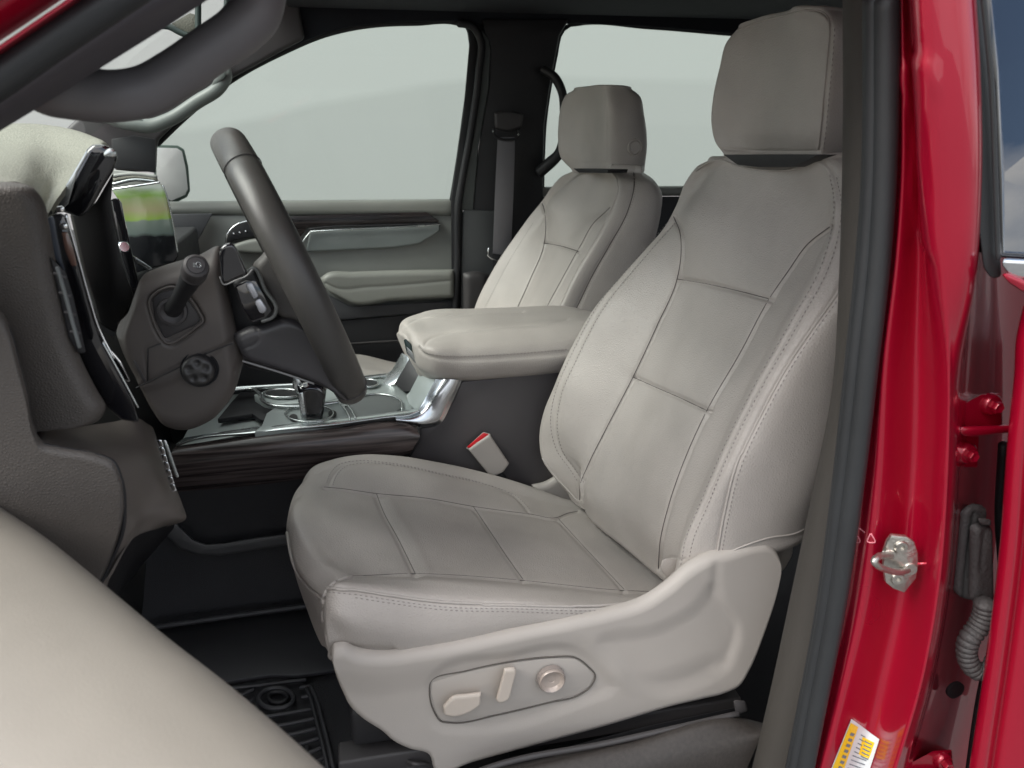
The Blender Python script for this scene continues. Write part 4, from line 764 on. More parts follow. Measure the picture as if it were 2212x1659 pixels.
# ================================================================== centre console
CC = thing('centre_console', 'centre console with padded lid, cup holders, silver edging and wood side', 'console', (.1, 1.6, 1.0))
slab('console_side', [(905, 925), (935, 920), (954, 909), (979, 864), (996, 823), (1074, 816), (1280, 795), (1290, 1250), (900, 1250), (868, 1015), (885, 985), (906, 949)], 1.428, mat('console side', (.062, .056, .058), .5, bump=('noise', 1000, .12)), CC, depth=.30, bev=.006)
colnet('wood_panel', [[(380, 964, 1.43), (557, 938, 1.43), (724, 923, 1.43), (849, 909, 1.43), (880, 911, 1.43), (902, 922, 1.43)], [(372, 975, 1.405), (557, 950, 1.405), (724, 934, 1.405), (849, 918, 1.405), (882, 920, 1.405), (905, 930, 1.405)],
    [(365, 1003, 1.392), (557, 980, 1.392), (724, 965, 1.392), (849, 952, 1.392), (885, 948, 1.392), (906, 946, 1.392)], [(368, 1018, 1.395), (557, 995, 1.395), (724, 980, 1.395), (830, 972, 1.395), (875, 968, 1.395), (898, 960, 1.395)], [(385, 1062, 1.42), (529, 1050, 1.42), (641, 1036, 1.42), (760, 1005, 1.42), (840, 995, 1.42), (884, 985, 1.42)]], WOOD, CC, n=90, k=40)
tube('panel_gap', [(902, 921, 1.404), (907, 948, 1.394), (897, 968, 1.398), (884, 988, 1.41)], .0016, BLACK, CC, n=20, k=8)
slab('lower_side', [(330, 1035), (700, 1010), (1290, 980), (1290, 1420), (300, 1420)], 1.44, CARPET, CC, depth=.3, bev=0)
slab('lower_trim', [(339, 1137), (372, 1121), (392, 1142), (417, 1166), (444, 1176), (485, 1173), (538, 1164), (700, 1142), (700, 1166), (622, 1177), (538, 1190), (475, 1200), (430, 1198), (389, 1186), (360, 1160)], 1.40, mat('lower trim', (.075, .076, .08), .5, bump=('noise', 900, .1)), CC, depth=.05, bev=.006)
SILV = mat('silver edging', (.62, .66, .66), .2, metal=.85, var=.02)
colnet('silver_edge', [[(382, 966, 1.428), (393, 961, 1.428), (557, 938, 1.428), (724, 922, 1.428), (849, 907, 1.428), (884, 902, 1.428), (905, 895, 1.43)], [(382, 962, 1.418), (393, 957, 1.418), (557, 934, 1.418), (724, 917, 1.418), (849, 900, 1.418), (884, 897, 1.418), (906, 888, 1.42)], [(382, 958, 1.43), (398, 952, 1.43), (557, 927, 1.43), (724, 909, 1.43), (849, 893, 1.43), (884, 889, 1.43), (903, 884, 1.43)], [('z', 400, 945, 1.185), ('z', 557, 921, 1.185), ('z', 724, 903, 1.185), ('z', 849, 888, 1.185), ('z', 900, 880, 1.185)]], SILV, CC, n=70, k=24)
colnet('chrome_corner', [[(855, 899, 1.43), (880, 898, 1.43), (900, 891, 1.435), (912, 872, 1.44), (924, 850, 1.445), (941, 819, 1.45)], [(855, 903, 1.42), (885, 903, 1.418), (908, 896, 1.42), (928, 880, 1.423), (944, 850, 1.425), (962, 819, 1.43)], [(856, 909, 1.418), (884, 912, 1.415), (918, 915, 1.415), (942, 905, 1.418), (962, 866, 1.42), (985, 820, 1.424)], [(857, 912, 1.425), (884, 914, 1.425), (915, 922, 1.425), (946, 918, 1.425), (975, 872, 1.428), (997, 822, 1.43)]], mat('bright silver', (.72, .75, .78), .22, metal=.95), CC, n=60, k=30)
# decks
slab('front_tray', [(385, 965), (560, 931), (640, 917), (650, 880), (600, 850), (520, 838), (430, 880)], 1.155, CONSOLE, CC, plane='Z', depth=.02, bev=.003)
slab('tray_wall', [(470, 905), (500, 868), (520, 846), (560, 848), (572, 868), (600, 880), (660, 884), (662, 893), (600, 896), (580, 910), (560, 905), (545, 893)], 1.172, BLACK, CC, plane='Z', depth=.01, bev=.001)
slab('deck', [(548, 932), (565, 917), (575, 892), (592, 880), (625, 872), (700, 868), (760, 852), (745, 832), (740, 818), (840, 808), (905, 830), (930, 850), (905, 890), (724, 912)], 1.19, CONSOLE, CC, plane='Z', depth=.03, bev=.004)
tube('tray_rim', [('z', 500, 843, 1.195), ('z', 545, 840, 1.195), ('z', 560, 850, 1.195), ('z', 568, 866, 1.195), ('z', 590, 876, 1.195), ('z', 640, 879, 1.195), ('z', 700, 873, 1.195), ('z', 760, 864, 1.195)], .0035, SATIN, CC, n=60, k=10)
tube('far_rim', [('z', 500, 840, 1.195), ('z', 600, 834, 1.195), ('z', 700, 829, 1.195), ('z', 790, 816, 1.195), ('z', 840, 810, 1.195)], .005, SATIN, CC, n=40, k=10)
slab('far_deck', [(548, 852), (570, 866), (600, 873), (700, 868), (760, 852), (790, 818), (600, 836)], 1.187, CONSOLE, CC, plane='Z', depth=.02, bev=.003)
def ring(name, cx, cy, Z, rx, ry, r, m, par, hole=None, n=40):
    P = [Wp(cx+rx*math.cos(a), cy+ry*math.sin(a), Z=Z) for a in np.linspace(0, 2*math.pi, n, endpoint=False)]
    o = tube(name, np.array(P), r, m, par, closed=True, n=n*2, k=8)
    if hole: slab('cup_well', [(cx+rx*.93*math.cos(a), cy+ry*.93*math.sin(a)) for a in np.linspace(0, 2*math.pi, n, endpoint=False)], Z+.0012, hole, par, plane='Z', depth=.003, bev=0)
    return o
ring('cup_ring', 612, 850, 1.192, 42, 9, .003, SATIN, CC, BLACK); ring('cup_ring', 795, 828, 1.196, 22, 8, .003, SATIN, CC, BLACK)
ring('shifter_bezel', 668, 893, 1.194, 52, 18, .0018, SATIN, CC)
slab('side_pocket', [(742, 877), (768, 862), (800, 853), (836, 854), (862, 866), (866, 882), (848, 892), (760, 904)], 1.1935, mat('pocket mat', (.11, .12, .12), .6), CC, plane='Z', depth=.003, bev=.0005)
tube('pocket_rim', [('z', 744, 878, 1.1955), ('z', 768, 862, 1.1955), ('z', 800, 852, 1.1955), ('z', 836, 853, 1.1955), ('z', 864, 865, 1.1955), ('z', 868, 883, 1.1955)], .0022, SATIN, CC, n=40, k=8)
for q in (0, 12): tube('pocket_rib', [('z', 733+q, 868, 1.197), ('z', 748+q, 888, 1.197), ('z', 756+q, 904, 1.197)], .002, SATIN, CC, n=10, k=8)
for x, y in ((634, 901), (718, 893)):
    slab('bezel_hole', [(x+9*math.cos(a), y+7*math.sin(a)) for a in np.linspace(0, 2*math.pi, 16, endpoint=False)], 1.1945, BLACK, CC, plane='Z', depth=.002, bev=0)
slab('far_rail', [(788, 822, 1.70), (835, 812, 1.69), (849, 796, 1.68), (868, 762, 1.67), (886, 772, 1.64), (880, 800, 1.63), (857, 830, 1.62), (820, 838, 1.64)], 0, SATIN, CC, depth=.03, bev=.003)
slab('cubby', [(886, 772, 1.60), (912, 800, 1.56), (905, 830, 1.55), (888, 846, 1.54), (872, 846, 1.56), (852, 829, 1.60), (870, 800, 1.60)], 0, BLACK, CC, depth=.06, bev=.002)
slab('near_rail', [(908, 800, 1.52), (945, 818, 1.45), (926, 858, 1.445), (904, 890, 1.44), (884, 876, 1.47), (877, 854, 1.50), (890, 842, 1.51)], 0, CONSOLE, CC, depth=.04, bev=.004)
# lid
lid_c = [[(905, 800, 1.50), (925, 812, 1.465), (950, 820, 1.45), (996, 825, 1.445), (1074, 822, 1.445), (1196, 810, 1.445), (1290, 800, 1.445)],
    [(893, 780, 1.50), (908, 795, 1.46), (940, 808, 1.43), (996, 813, 1.42), (1074, 809, 1.418), (1200, 798, 1.418), (1290, 789, 1.418)],
    [(889, 760, 1.50), (901, 766, 1.455), (935, 776, 1.418), (1000, 781, 1.412), (1074, 778, 1.41), (1210, 768, 1.41), (1290, 760, 1.41)],
    [(885, 745, 1.51), (897, 748, 1.46), (926, 754, 1.425), (1000, 755, 1.42), (1074, 750, 1.42), (1215, 738, 1.42), (1290, 730, 1.42)],
    [(880, 730, 1.53), (893, 727, 1.49), (924, 733, 1.46), (1000, 727, 1.455), (1100, 719, 1.455), (1220, 708, 1.455), (1290, 700, 1.455)],
    [(868, 720, 1.58), (880, 706, 1.56), (924, 703, 1.55), (1018, 696, 1.55), (1110, 692, 1.55), (1225, 686, 1.55), (1290, 684, 1.55)],
    [(862, 716, 1.68), (868, 700, 1.67), (912, 682, 1.68), (1018, 674, 1.69), (1129, 670, 1.69), (1240, 670, 1.68), (1290, 676, 1.66)],
    [(861, 722, 1.72), (866, 704, 1.73), (912, 678, 1.75), (1018, 669, 1.76), (1129, 665, 1.76), (1240, 666, 1.75), (1285, 680, 1.72)],
    [(868, 740, 1.76), (880, 730, 1.78), (930, 705, 1.79), (1018, 695, 1.79), (1129, 690, 1.79), (1240, 690, 1.78), (1285, 700, 1.76)],
    [(890, 790, 1.72), (900, 790, 1.74), (930, 770, 1.75), (1018, 760, 1.75), (1129, 750, 1.75), (1240, 740, 1.75), (1285, 740, 1.74)]]
N_seam = [(904, 752), (910, 762), (928, 771), (960, 776), (1018, 776), (1129, 770), (1222, 762)]
N_mid = [(914, 748), (924, 734), (946, 724), (1018, 714), (1101, 704), (1180, 698), (1226, 689)]
N_far = [(872, 706), (888, 694), (924, 685), (1018, 677), (1129, 672)]
lid = colnet('lid', lid_c, LEATHER, CC, n=150, k=200, closed=True, cap=.006, noise=.0008, feats=[('seam', N_seam, 2.6, .004), ('seam', N_mid, 2.4, .003), ('seam', N_far, 2, .003)])
bvl = bvh(lid); stitches('stitching', bvl, [off(N_seam, 2, -7)], THREAD, lid)
slab('latch_recess', [(872, 734), (877, 732), (897, 752), (902, 790), (893, 780), (879, 764)], 1.485, mat('latch green black', (.012, .03, .028), .25), CC, depth=.05, bev=.001)
slab('latch_button', [(878, 748), (893, 762), (898, 784), (890, 776), (880, 764)], 1.478, SATIN, CC, depth=.02, bev=.001)
# shifter
SH = thing('gear_shifter', 'black gear lever with chrome button standing in the console', 'gear lever', tuple(Wp(675, 905, Y=1.52)))
pad('grip', [(641, 838), (656, 831), (690, 832), (706, 842)], [(660, 916), (668, 917), (685, 916), (696, 913)], 1.452, GLOSS, SH, R_=.014, Re=.008, depth=.05, n=24, k=40)
slab('side_button', [(632, 818), (645, 813), (653, 834), (650, 850), (643, 852), (632, 836)], 1.47, SATIN, SH, depth=.02, bev=.003)
slab('boot_cover', [(641, 850), (655, 846), (664, 915), (652, 914), (647, 880)], 1.451, SATIN, SH, depth=.04, bev=.003)
# buckle
SBK = thing('seat_belt_buckle', 'taupe seat belt buckle with red release button beside the driver cushion', 'buckle', tuple(Wp(1050, 980, Y=1.4)))
pad('housing', [(1012, 972), (1030, 958), (1048, 946), (1058, 939)], [(1057, 1027), (1067, 1031), (1087, 1022), (1101, 1003)], 1.392, SEAT_PLASTIC, SBK, R_=.005, Re=.004, depth=.026, n=24, k=30, sm=False)
slab('release_button', [(1008, 966), (1044, 935), (1057, 938), (1019, 970)], 1.396, REDBTN, SBK, depth=.016, bev=.002)
slab('button_frame', [(1006, 968), (1044, 933), (1060, 937), (1061, 943), (1019, 977)], 1.401, SEAT_PLASTIC, SBK, depth=.016, bev=.002)
tube('stalk', [(1080, 1020, 1.405), (1096, 1042, 1.405), (1120, 1090, 1.405)], .010, BLACK, SBK, n=16, ell=.5)

# ================================================================== dashboard
DB = thing('dashboard', 'dashboard seen end on, cream padded top over dark taupe end panels', 'dashboard', (-.35, 1.4, 1.5))
def dcol(a, b, c):
    A, B, C_ = P3(a), P3(b), P3(c)
    return np.array([A+np.array([0, .03, -.02]), A, A*.66+B*.34+np.array([0, 0, -.003]), A*.33+B*.67+np.array([0, 0, .001]), B, B*.4+C_*.6+np.array([.002, -.004, .002]), C_])
dt = colnet('dash_top', [dcol((-500, 305, 1.35), (-500, 402, .86), (-500, 440, .835)), dcol((-90, 288, 1.35), (-90, 392, .86), (-90, 430, .835)), dcol((0, 282, 1.35), (0, 386, .875), (0, 410, .845)), dcol((60, 277, 1.33), (52, 396, .89), (48, 416, .86)), dcol((120, 279, 1.3), (84, 436, .90), (84, 480, .87)), dcol((170, 287, 1.25), (94, 462, .90), (90, 482, .88)), dcol((205, 298, 1.2), (112, 448, .92), (98, 476, .90)), dcol((231, 311, 1.15), (140, 412, .95), (112, 456, .92)), dcol((234, 316, 1.15), (144, 418, .96), (114, 462, .93))], CREAM, DB, n=80, k=110)
pad('dash_end', [(-500, 400), (-500, 430), (-500, 480), (-500, 540), (-500, 620), (-500, 700), (-500, 770), (-500, 840), (-500, 900), (-500, 940), (-500, 980), (-500, 1000), (-500, 1010)], [(20, 395), (58, 409), (81, 438), (93, 485), (106, 558), (124, 640), (144, 725), (170, 795), (198, 850), (219, 893), (206, 918), (150, 927), (83, 932)], .82, TAUPE, DB, R_=.016, Re=.016, depth=.06, n=120, k=70)
pad('end_cover', [(-500, 500), (-90, 600), (-20, 660), (4, 690), (18, 720), (36, 785), (55, 860), (68, 930), (85, 960), (125, 970), (200, 984), (240, 1000), (258, 1035), (267, 1096)], [(-500, 1500), (-90, 1400), (-40, 1400), (0, 1400), (40, 1400), (90, 1390), (150, 1350), (190, 1300), (212, 1266), (225, 1240), (240, 1205), (252, 1170), (260, 1140), (266, 1104)], .765, TAUPE, DB, R_=.0085, Re=.005, depth=.06, n=240, k=70, sm=True)
tube('cover_gap', [(4, 686, .772), (20, 716, .772), (38, 782, .772), (57, 858, .772), (70, 928, .772), (87, 957, .772), (125, 967, .772), (200, 981, .772), (243, 997, .772), (261, 1033, .772), (269, 1096, .772), (264, 1150, .772), (243, 1205, .772), (214, 1268, .772)], .0022, BLACK, DB, n=120, k=8)
KNEE_LIT = mat('lit knee plastic', (.11, .096, .086), .5, bump=('noise', 1100, .15), var=.04)  # lighter copy of the taupe, light from the door put into its colour
kp = colnet('knee_panel', [[(60, 915, .90), (60, 1000, .80), (150, 1290, .79)], [(84, 922, .86), (88, 970, .81), (212, 1275, .80)], [(160, 922, .93), (190, 985, .86), (240, 1245, .83)], [(240, 912, .98), (270, 1000, .90), (285, 1165, .87)], [(296, 903, 1.0), (322, 1000, .94), (315, 1150, .90)], [(318, 915, 1.02), (345, 1000, .96), (368, 1085, .94), (372, 1118, .93), (345, 1140, .93)], [(322, 925, 1.10), (350, 1000, 1.08), (374, 1085, 1.06), (378, 1120, 1.05), (352, 1145, 1.05)]], KNEE_LIT, DB, n=80, k=90, feats=[('line', [(250, 1180), (300, 1120), (372, 1090)], 14, -.003)])
colnet('knee_return', [[(212, 1275, .80), (285, 1165, .87), (345, 1140, .93), (374, 1120, 1.05)], [(235, 1290, .90), (300, 1190, 1.0), (350, 1150, 1.05), (376, 1130, 1.1)], [(230, 1330, 1.1), (300, 1230, 1.2), (350, 1170, 1.25), (376, 1140, 1.3)]], BLACK, DB, n=30, k=20)
# instrument binnacle
slab('binnacle_hood', [(188, 322), (200, 312), (222, 310), (250, 324), (254, 336), (252, 352), (244, 372), (224, 404), (206, 436), (190, 460), (172, 470), (148, 462), (118, 452), (140, 412), (165, 366)], .98, GLOSS, DB, depth=.10, bev=.005, seg=3)
slab('hood_lip', [(188, 322), (190, 334), (168, 372), (148, 440), (132, 456), (104, 470), (100, 462), (128, 424), (160, 370)], .955, SATIN, DB, depth=.02, bev=.002)
slab('hood_tip', [(222, 330), (236, 318), (252, 326), (253, 340), (226, 342)], .95, SATIN, DB, depth=.03, bev=.004)
slab('binnacle_face', [(150, 460), (205, 440), (246, 370), (240, 430), (262, 560), (290, 640), (250, 720), (214, 700), (180, 590)], 1.10, mat('binnacle black', (.004, .004, .005), .4), DB, depth=.2, bev=.004)
slab('cluster_bezel', [(92, 480), (104, 466), (122, 458), (140, 462), (156, 500), (172, 570), (192, 650), (214, 725), (246, 788), (284, 858), (302, 914), (262, 908), (232, 880), (196, 820), (172, 770), (150, 735), (128, 640), (108, 545), (92, 505)], .87, GLOSS, DB, depth=.03, bev=.004)
slab('bezel_face', [(93, 482), (106, 468), (116, 466), (122, 500), (134, 560), (142, 590), (110, 548), (95, 505)], .866, mat('bezel grey', (.07, .08, .10), .35), DB, depth=.02, bev=.002)
slab('chrome_segment', [(120, 446), (138, 444), (140, 458), (123, 460)], .862, CHROME, DB, depth=.02, bev=.002)
slab('chrome_segment', [(125, 482), (144, 481), (149, 494), (130, 497)], .862, CHROME, DB, depth=.02, bev=.002)
slab('wood_inlay', [(132, 500), (146, 500), (160, 540), (168, 575), (154, 576), (140, 540)], .862, mat('inlay', (.16, .09, .07), .2, coat=.6), DB, depth=.01, bev=.002)
tube('chrome_line', [(142, 462, .862), (156, 510, .862), (174, 575, .862), (192, 640, .862), (214, 710, .862), (246, 774, .862)], .0013, CHROME, DB, n=40, k=8)
tube('chrome_line', [(222, 740, .862), (262, 812, .862), (298, 880, .862)], .0012, SATIN, DB, n=20, k=8)
slab('vent', [(106, 552), (142, 588), (158, 640), (172, 700), (186, 762), (170, 764), (148, 730), (128, 642)], .825, BLACK, DB, depth=.02, bev=.002)
for i in range(4): tube('vent_slat', [(116+i*12, 590+i*42, .805), (142+i*10, 600+i*40, .805)], .0014, CHARCOAL, DB, k=6, n=4)
tube('vent_vane', [(124, 578, .804), (142, 640, .804), (162, 715, .804), (172, 750, .804)], .0020, mat('vane grey', (.12, .13, .13), .4), DB, n=12, k=8)
slab('lower_chrome', [(205, 700), (226, 738), (262, 780), (284, 826), (262, 824), (240, 800), (216, 752)], .93, CHROME, DB, depth=.02, bev=.003)
slab('centre_stack', [(240, 545), (300, 600), (350, 585), (430, 560), (600, 690), (650, 800), (650, 855), (380, 960), (300, 900), (230, 760)], 1.74, BLACK, DB, depth=.05, bev=0)
# centre screen
scp = [(242, 410), (345, 396), (352, 402), (358, 420), (372, 480), (384, 552), (375, 566), (320, 580), (292, 590), (276, 500), (262, 440)]
slab('screen_housing', [(x+(2 if x > 300 else 0), y+1) for x, y in scp], 1.66, BLACK, DB, depth=.03, bev=.002)
def screenmat():  # outside field's reflection painted as colour bands across the screen
    m = bpy.data.materials.new('painted screen reflection'); m.use_nodes = True; t = m.node_tree; b = t.nodes['Principled BSDF']; k = t.links.new
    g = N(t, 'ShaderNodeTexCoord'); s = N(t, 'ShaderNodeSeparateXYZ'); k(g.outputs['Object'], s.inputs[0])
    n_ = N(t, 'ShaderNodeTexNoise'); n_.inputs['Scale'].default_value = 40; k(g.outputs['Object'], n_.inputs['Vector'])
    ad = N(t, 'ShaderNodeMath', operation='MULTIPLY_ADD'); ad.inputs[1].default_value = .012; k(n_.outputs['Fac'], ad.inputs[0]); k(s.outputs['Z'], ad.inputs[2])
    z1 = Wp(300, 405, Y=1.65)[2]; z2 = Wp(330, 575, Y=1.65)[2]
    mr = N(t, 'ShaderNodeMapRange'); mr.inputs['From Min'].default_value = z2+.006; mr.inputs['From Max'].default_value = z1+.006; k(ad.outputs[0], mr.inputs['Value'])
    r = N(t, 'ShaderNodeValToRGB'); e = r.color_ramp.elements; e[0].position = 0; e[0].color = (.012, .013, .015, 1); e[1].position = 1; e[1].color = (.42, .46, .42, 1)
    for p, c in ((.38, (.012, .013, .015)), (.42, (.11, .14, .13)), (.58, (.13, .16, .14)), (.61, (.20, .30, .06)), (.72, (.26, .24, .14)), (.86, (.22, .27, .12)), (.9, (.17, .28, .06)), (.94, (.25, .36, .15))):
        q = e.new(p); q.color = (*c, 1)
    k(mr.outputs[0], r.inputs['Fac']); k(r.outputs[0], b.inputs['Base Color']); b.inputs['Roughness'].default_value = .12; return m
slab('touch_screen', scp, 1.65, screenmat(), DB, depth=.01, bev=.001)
tube('screen_edge', [(242, 409, 1.645), (345, 394.5, 1.645)], .0022, CHROME, DB, k=8); tube('screen_edge', [(352, 400, 1.645), (360, 422, 1.645), (374, 482, 1.645), (384, 545, 1.645)], .0014, SATIN, DB, n=20, k=8)
slab('screen_frame', [(238, 432), (246, 427), (256, 428), (263, 438), (274, 495), (286, 548), (300, 612), (288, 640), (276, 614), (248, 525), (240, 490)], 1.45, GLOSS, DB, depth=.08, bev=.003)
tube('frame_line', [(241, 470, 1.445), (252, 525, 1.445), (266, 575, 1.445), (279, 612, 1.445)], .001, SATIN, DB, n=16, k=6)
lathe('volume_knob', [(0, .012), (.008, .012), (.010, .009), (.0105, 0)], tuple(Wp(264, 534, Y=1.44)), (.6, -1, .2), CHROME, DB, 20)
for i in range(3): tube('passenger_vent', [(244, 398-i*9, 1.75), (290, 388-i*6, 1.75), (338, 392-i*5, 1.75)], .004, [SATIN, CREAM, DOORGREY][i], DB, n=12, k=8)
slab('passenger_dash', [(240, 366), (300, 372), (336, 380), (346, 395), (240, 410)], 1.8, DOORGREY, DB, depth=.3, bev=.004)
slab('glove_trim', [(286, 552), (296, 556), (330, 580), (322, 586), (290, 566)], 1.5, SATIN, DB, depth=.02, bev=.002)
slab('glove_trim', [(322, 566), (380, 545), (383, 554), (330, 576)], 1.7, DOORGREY, DB, depth=.02, bev=.002)
slab('column_shroud_gap', [(205, 700), (214, 640), (300, 620), (320, 640), (262, 690), (245, 730)], 1.25, BLACK, DB, depth=.02, bev=0)
# headlamp switch bank, chrome segments
for i in range(7):
    t = i/7; x = 338+t*33; y = 951+t*112
    slab('switch_key', [(x-2, y), (x+11, y-1), (x+16, y+14), (x+4.5, y+15.5)], .925, CHROME, DB, depth=.012, bev=.0012)
for i in range(2):
    t = i/2; x = 351+t*20; y = 950+t*58
    slab('switch_bar', [(x, y), (x+8, y), (x+27, y+52), (x+19, y+54)], .94, SATIN, DB, depth=.012, bev=.002)
bx('dash_core', -.98, -.42, .9, 2.4, 1.0, 1.45, BLACK, .01, DB)

# ================================================================== steering column + wheel
SC = thing('steering_column', 'taupe steering column shroud with stalk switch and round tilt knob', 'steering column', (-.2, 1.0, 1.45))
sh_top = [(238, 712), (262, 690), (282, 640), (298, 604), (330, 588), (372, 574), (420, 560), (468, 541), (476, 575)]
sh_bot = [(240, 745), (262, 790), (296, 850), (325, 905), (352, 938), (385, 946), (440, 930), (488, 884), (522, 795)]
shr = pad('shroud', sh_top, sh_bot, .985, TAUPE_S, SC, R_=.03, Re=.02, depth=.16, n=120, k=110, feats=[('line', [(295, 838), (380, 796), (472, 752), (500, 742)], 2.2, .0022), ('line', [(319, 822), (319, 752), (346, 742)], 1.8, .0015),
    ('poly', [(322, 640), (342, 626), (378, 618), (410, 640), (432, 670), (441, 694), (426, 710), (354, 741), (346, 730), (328, 690)], 4, .006), ('poly', [(225, 830), (310, 842), (480, 750), (530, 700), (560, 1000), (300, 1000)], 6, .0025), ('line', [(258, 700), (262, 760), (290, 820)], 9, .004)])
slab('stalk_bezel', [(328, 646), (345, 632), (376, 624), (405, 645), (426, 674), (434, 692), (422, 702), (357, 732), (351, 724), (334, 690)], .989, CHARCOAL, SC, depth=.01, bev=.002)
c_ = Wp(373, 672, Y=.985)
lathe('stalk_socket', [(0, .004), (.009, .004), (.0135, .007), (.0165, .006), (.0175, .0)], tuple(c_), (.1, -1, .05), CHARCOAL, SC, 32)
sa, sb_ = Wp(374, 668, Y=.985), Wp(418, 592, Y=.90); se = Wp(426, 566, Y=.868)
ST_ = tube('stalk', np.array([sa, sa*.6+sb_*.4, sb_*.9+sa*.1, sb_]), [.0105, .0092, .0105, .0128], BLACK, SC, k=24, n=20)
ax = (se-sb_); ax /= np.linalg.norm(ax)
lathe('stalk_knob', [(.012, -.012), (.0128, 0), (.0138, .002), (.0138, .005), (.013, .0055), (.013, .007), (.014, .0075), (.0142, .022), (.0128, .027), (.0100, .0285), (.0098, .0275), (.0092, .0275), (.0088, .0288), (0, .0292)], tuple(sb_), tuple(ax), CHARCOAL, SC, 40)
icon_c = sb_+ax*.0296; qq = Vector(ax).to_track_quat('Z', 'Y')
for i, (dx_, dy_, l_) in enumerate(((-.003, .0018, .004), (-.003, 0, .0045), (-.003, -.0018, .004))):
    a_ = Vector(icon_c)+qq @ Vector((dx_, dy_, 0)); b2 = Vector(icon_c)+qq @ Vector((dx_+l_*.6, dy_*1.3, 0)); tube('lamp_icon', np.array([tuple(a_), tuple(b2)]), .00035, SATIN, SC, k=6, lin=True)
P_ = [Vector(icon_c)+qq @ Vector((.0022+.0022*math.cos(a), .003*math.sin(a), 0)) for a in np.linspace(0, 2*math.pi, 16, endpoint=False)]
tube('lamp_icon', np.array([tuple(p) for p in P_]), .00035, SATIN, SC, k=6, closed=True, n=24)
kc = Wp(430, 798, Y=.982)
kn = lathe('tilt_knob', [(0, .0105), (.006, .0105), (.011, .012), (.016, .0125), (.0188, .010), (.0200, .004), (.0200, -.002), (.0225, -.001), (.0232, -.004), (.0235, -.01)], tuple(kc), (.05, -1, .12), BLACK, SC, 48)
qk = Vector((.05, -1, .12)).normalized().to_track_quat('Z', 'Y'); GK = []
for r_ in np.linspace(.0005, .0186, 26):
    row = []
    for a in np.linspace(0, 2*math.pi, 90, endpoint=False):
        h_ = .0150-.0040*(r_/.0186)**6
        for q_ in range(5):
            an = q_*2*math.pi/5+.3; d_ = math.hypot(r_*math.cos(a)-.0105*math.cos(an), r_*math.sin(a)-.0105*math.sin(an)); h_ -= .0032*math.exp(-(d_/.0042)**2)
        row.append(tuple(Vector(kc)+qk @ Vector((r_*math.cos(a), r_*math.sin(a), h_))))
    GK.append(row)
fromgrid('knob_face', np.array(GK), mat('knob face', (.024, .023, .023), .4), SC, True)
tube('bezel_rim', [(326, 645, .984), (344, 628, .984), (377, 620, .984), (407, 641, .984), (429, 672, .984), (438, 694, .984), (424, 706, .984), (355, 737, .984), (348, 727, .984), (331, 690, .984)], .0016, TAUPE_S, SC, closed=True, n=90, k=8)
tube('parting_line', [(294, 838, .9835), (380, 797, .9835), (472, 753, .9835), (502, 742, .9835)], .0008, BLACK, SC, n=40, k=6)
tube('parting_line', [(319, 824, .9845), (319, 753, .9845), (347, 742, .9845)], .0007, BLACK, SC, n=20, k=6, lin=True)
slab('column_slot', [(286, 780), (292, 778), (316, 822), (310, 826)], .984, CHARCOAL, SC, depth=.004, bev=.001)

SW = thing('steering_wheel', 'dark taupe leather steering wheel seen edge on in front of the seat', 'steering wheel', tuple(Wp(625, 570, Y=1.1)))
# rim: circle in the plane that holds both ends of the band seen in the photograph
pT, pB = Wp(492, 308, Y=1.12), Wp(752, 835, Y=1.12)
cW = (pT+pB)/2; up_ = (pT-pB)/2; rad = np.linalg.norm(up_); up_ /= rad
mid_n = Wp(634, 575, Y=.935); side = mid_n-cW; side -= up_*(side@up_); side /= np.linalg.norm(side)
th = np.linspace(0, 2*math.pi, 160, endpoint=False); nrm = np.cross(up_, side); nrm /= np.linalg.norm(nrm)
if nrm[0] < 0: nrm = -nrm
ctr = np.array([cW+up_*rad*math.cos(a)+side*rad*.97*math.sin(a) for a in th])
G_ = []
for a, c in zip(th, ctr):
    rd = (c-cW)/np.linalg.norm(c-cW); ra, rb = .0225, .0185
    for s0 in (.92, -.92+0, ):   # seams between leather sections
        pass
    G_.append([c+rd*rb*math.cos(b)+nrm*ra*math.sin(b) for b in np.linspace(0, 2*math.pi, 28, endpoint=False)])
G_ = np.array(G_)
def angd(a, b): return abs((a-b+math.pi) % (2*math.pi)-math.pi)
for i, a in enumerate(th):
    for s0 in (.62, 2.55, -.62, -2.55):
        dd_ = angd(a, s0)
        if dd_ < .03: G_[i] = ctr[i]+(G_[i]-ctr[i])*(1-.05*math.exp(-(dd_/.012)**2))
G_ = np.concatenate([G_, G_[:1]]); rim = fromgrid('rim', G_, WHEELSKIN, SW, True)
for s0 in (.62, 2.55):
    c = cW+up_*rad*math.cos(s0)+side*rad*.97*math.sin(s0); rd = (c-cW)/np.linalg.norm(c-cW)
    tube('rim_seam', np.array([c+rd*.0189*math.cos(b)+nrm*.0229*math.sin(b) for b in np.linspace(0, 2*math.pi, 28, endpoint=False)]), .0007, CHARCOAL, SW, closed=True, n=50, k=6)
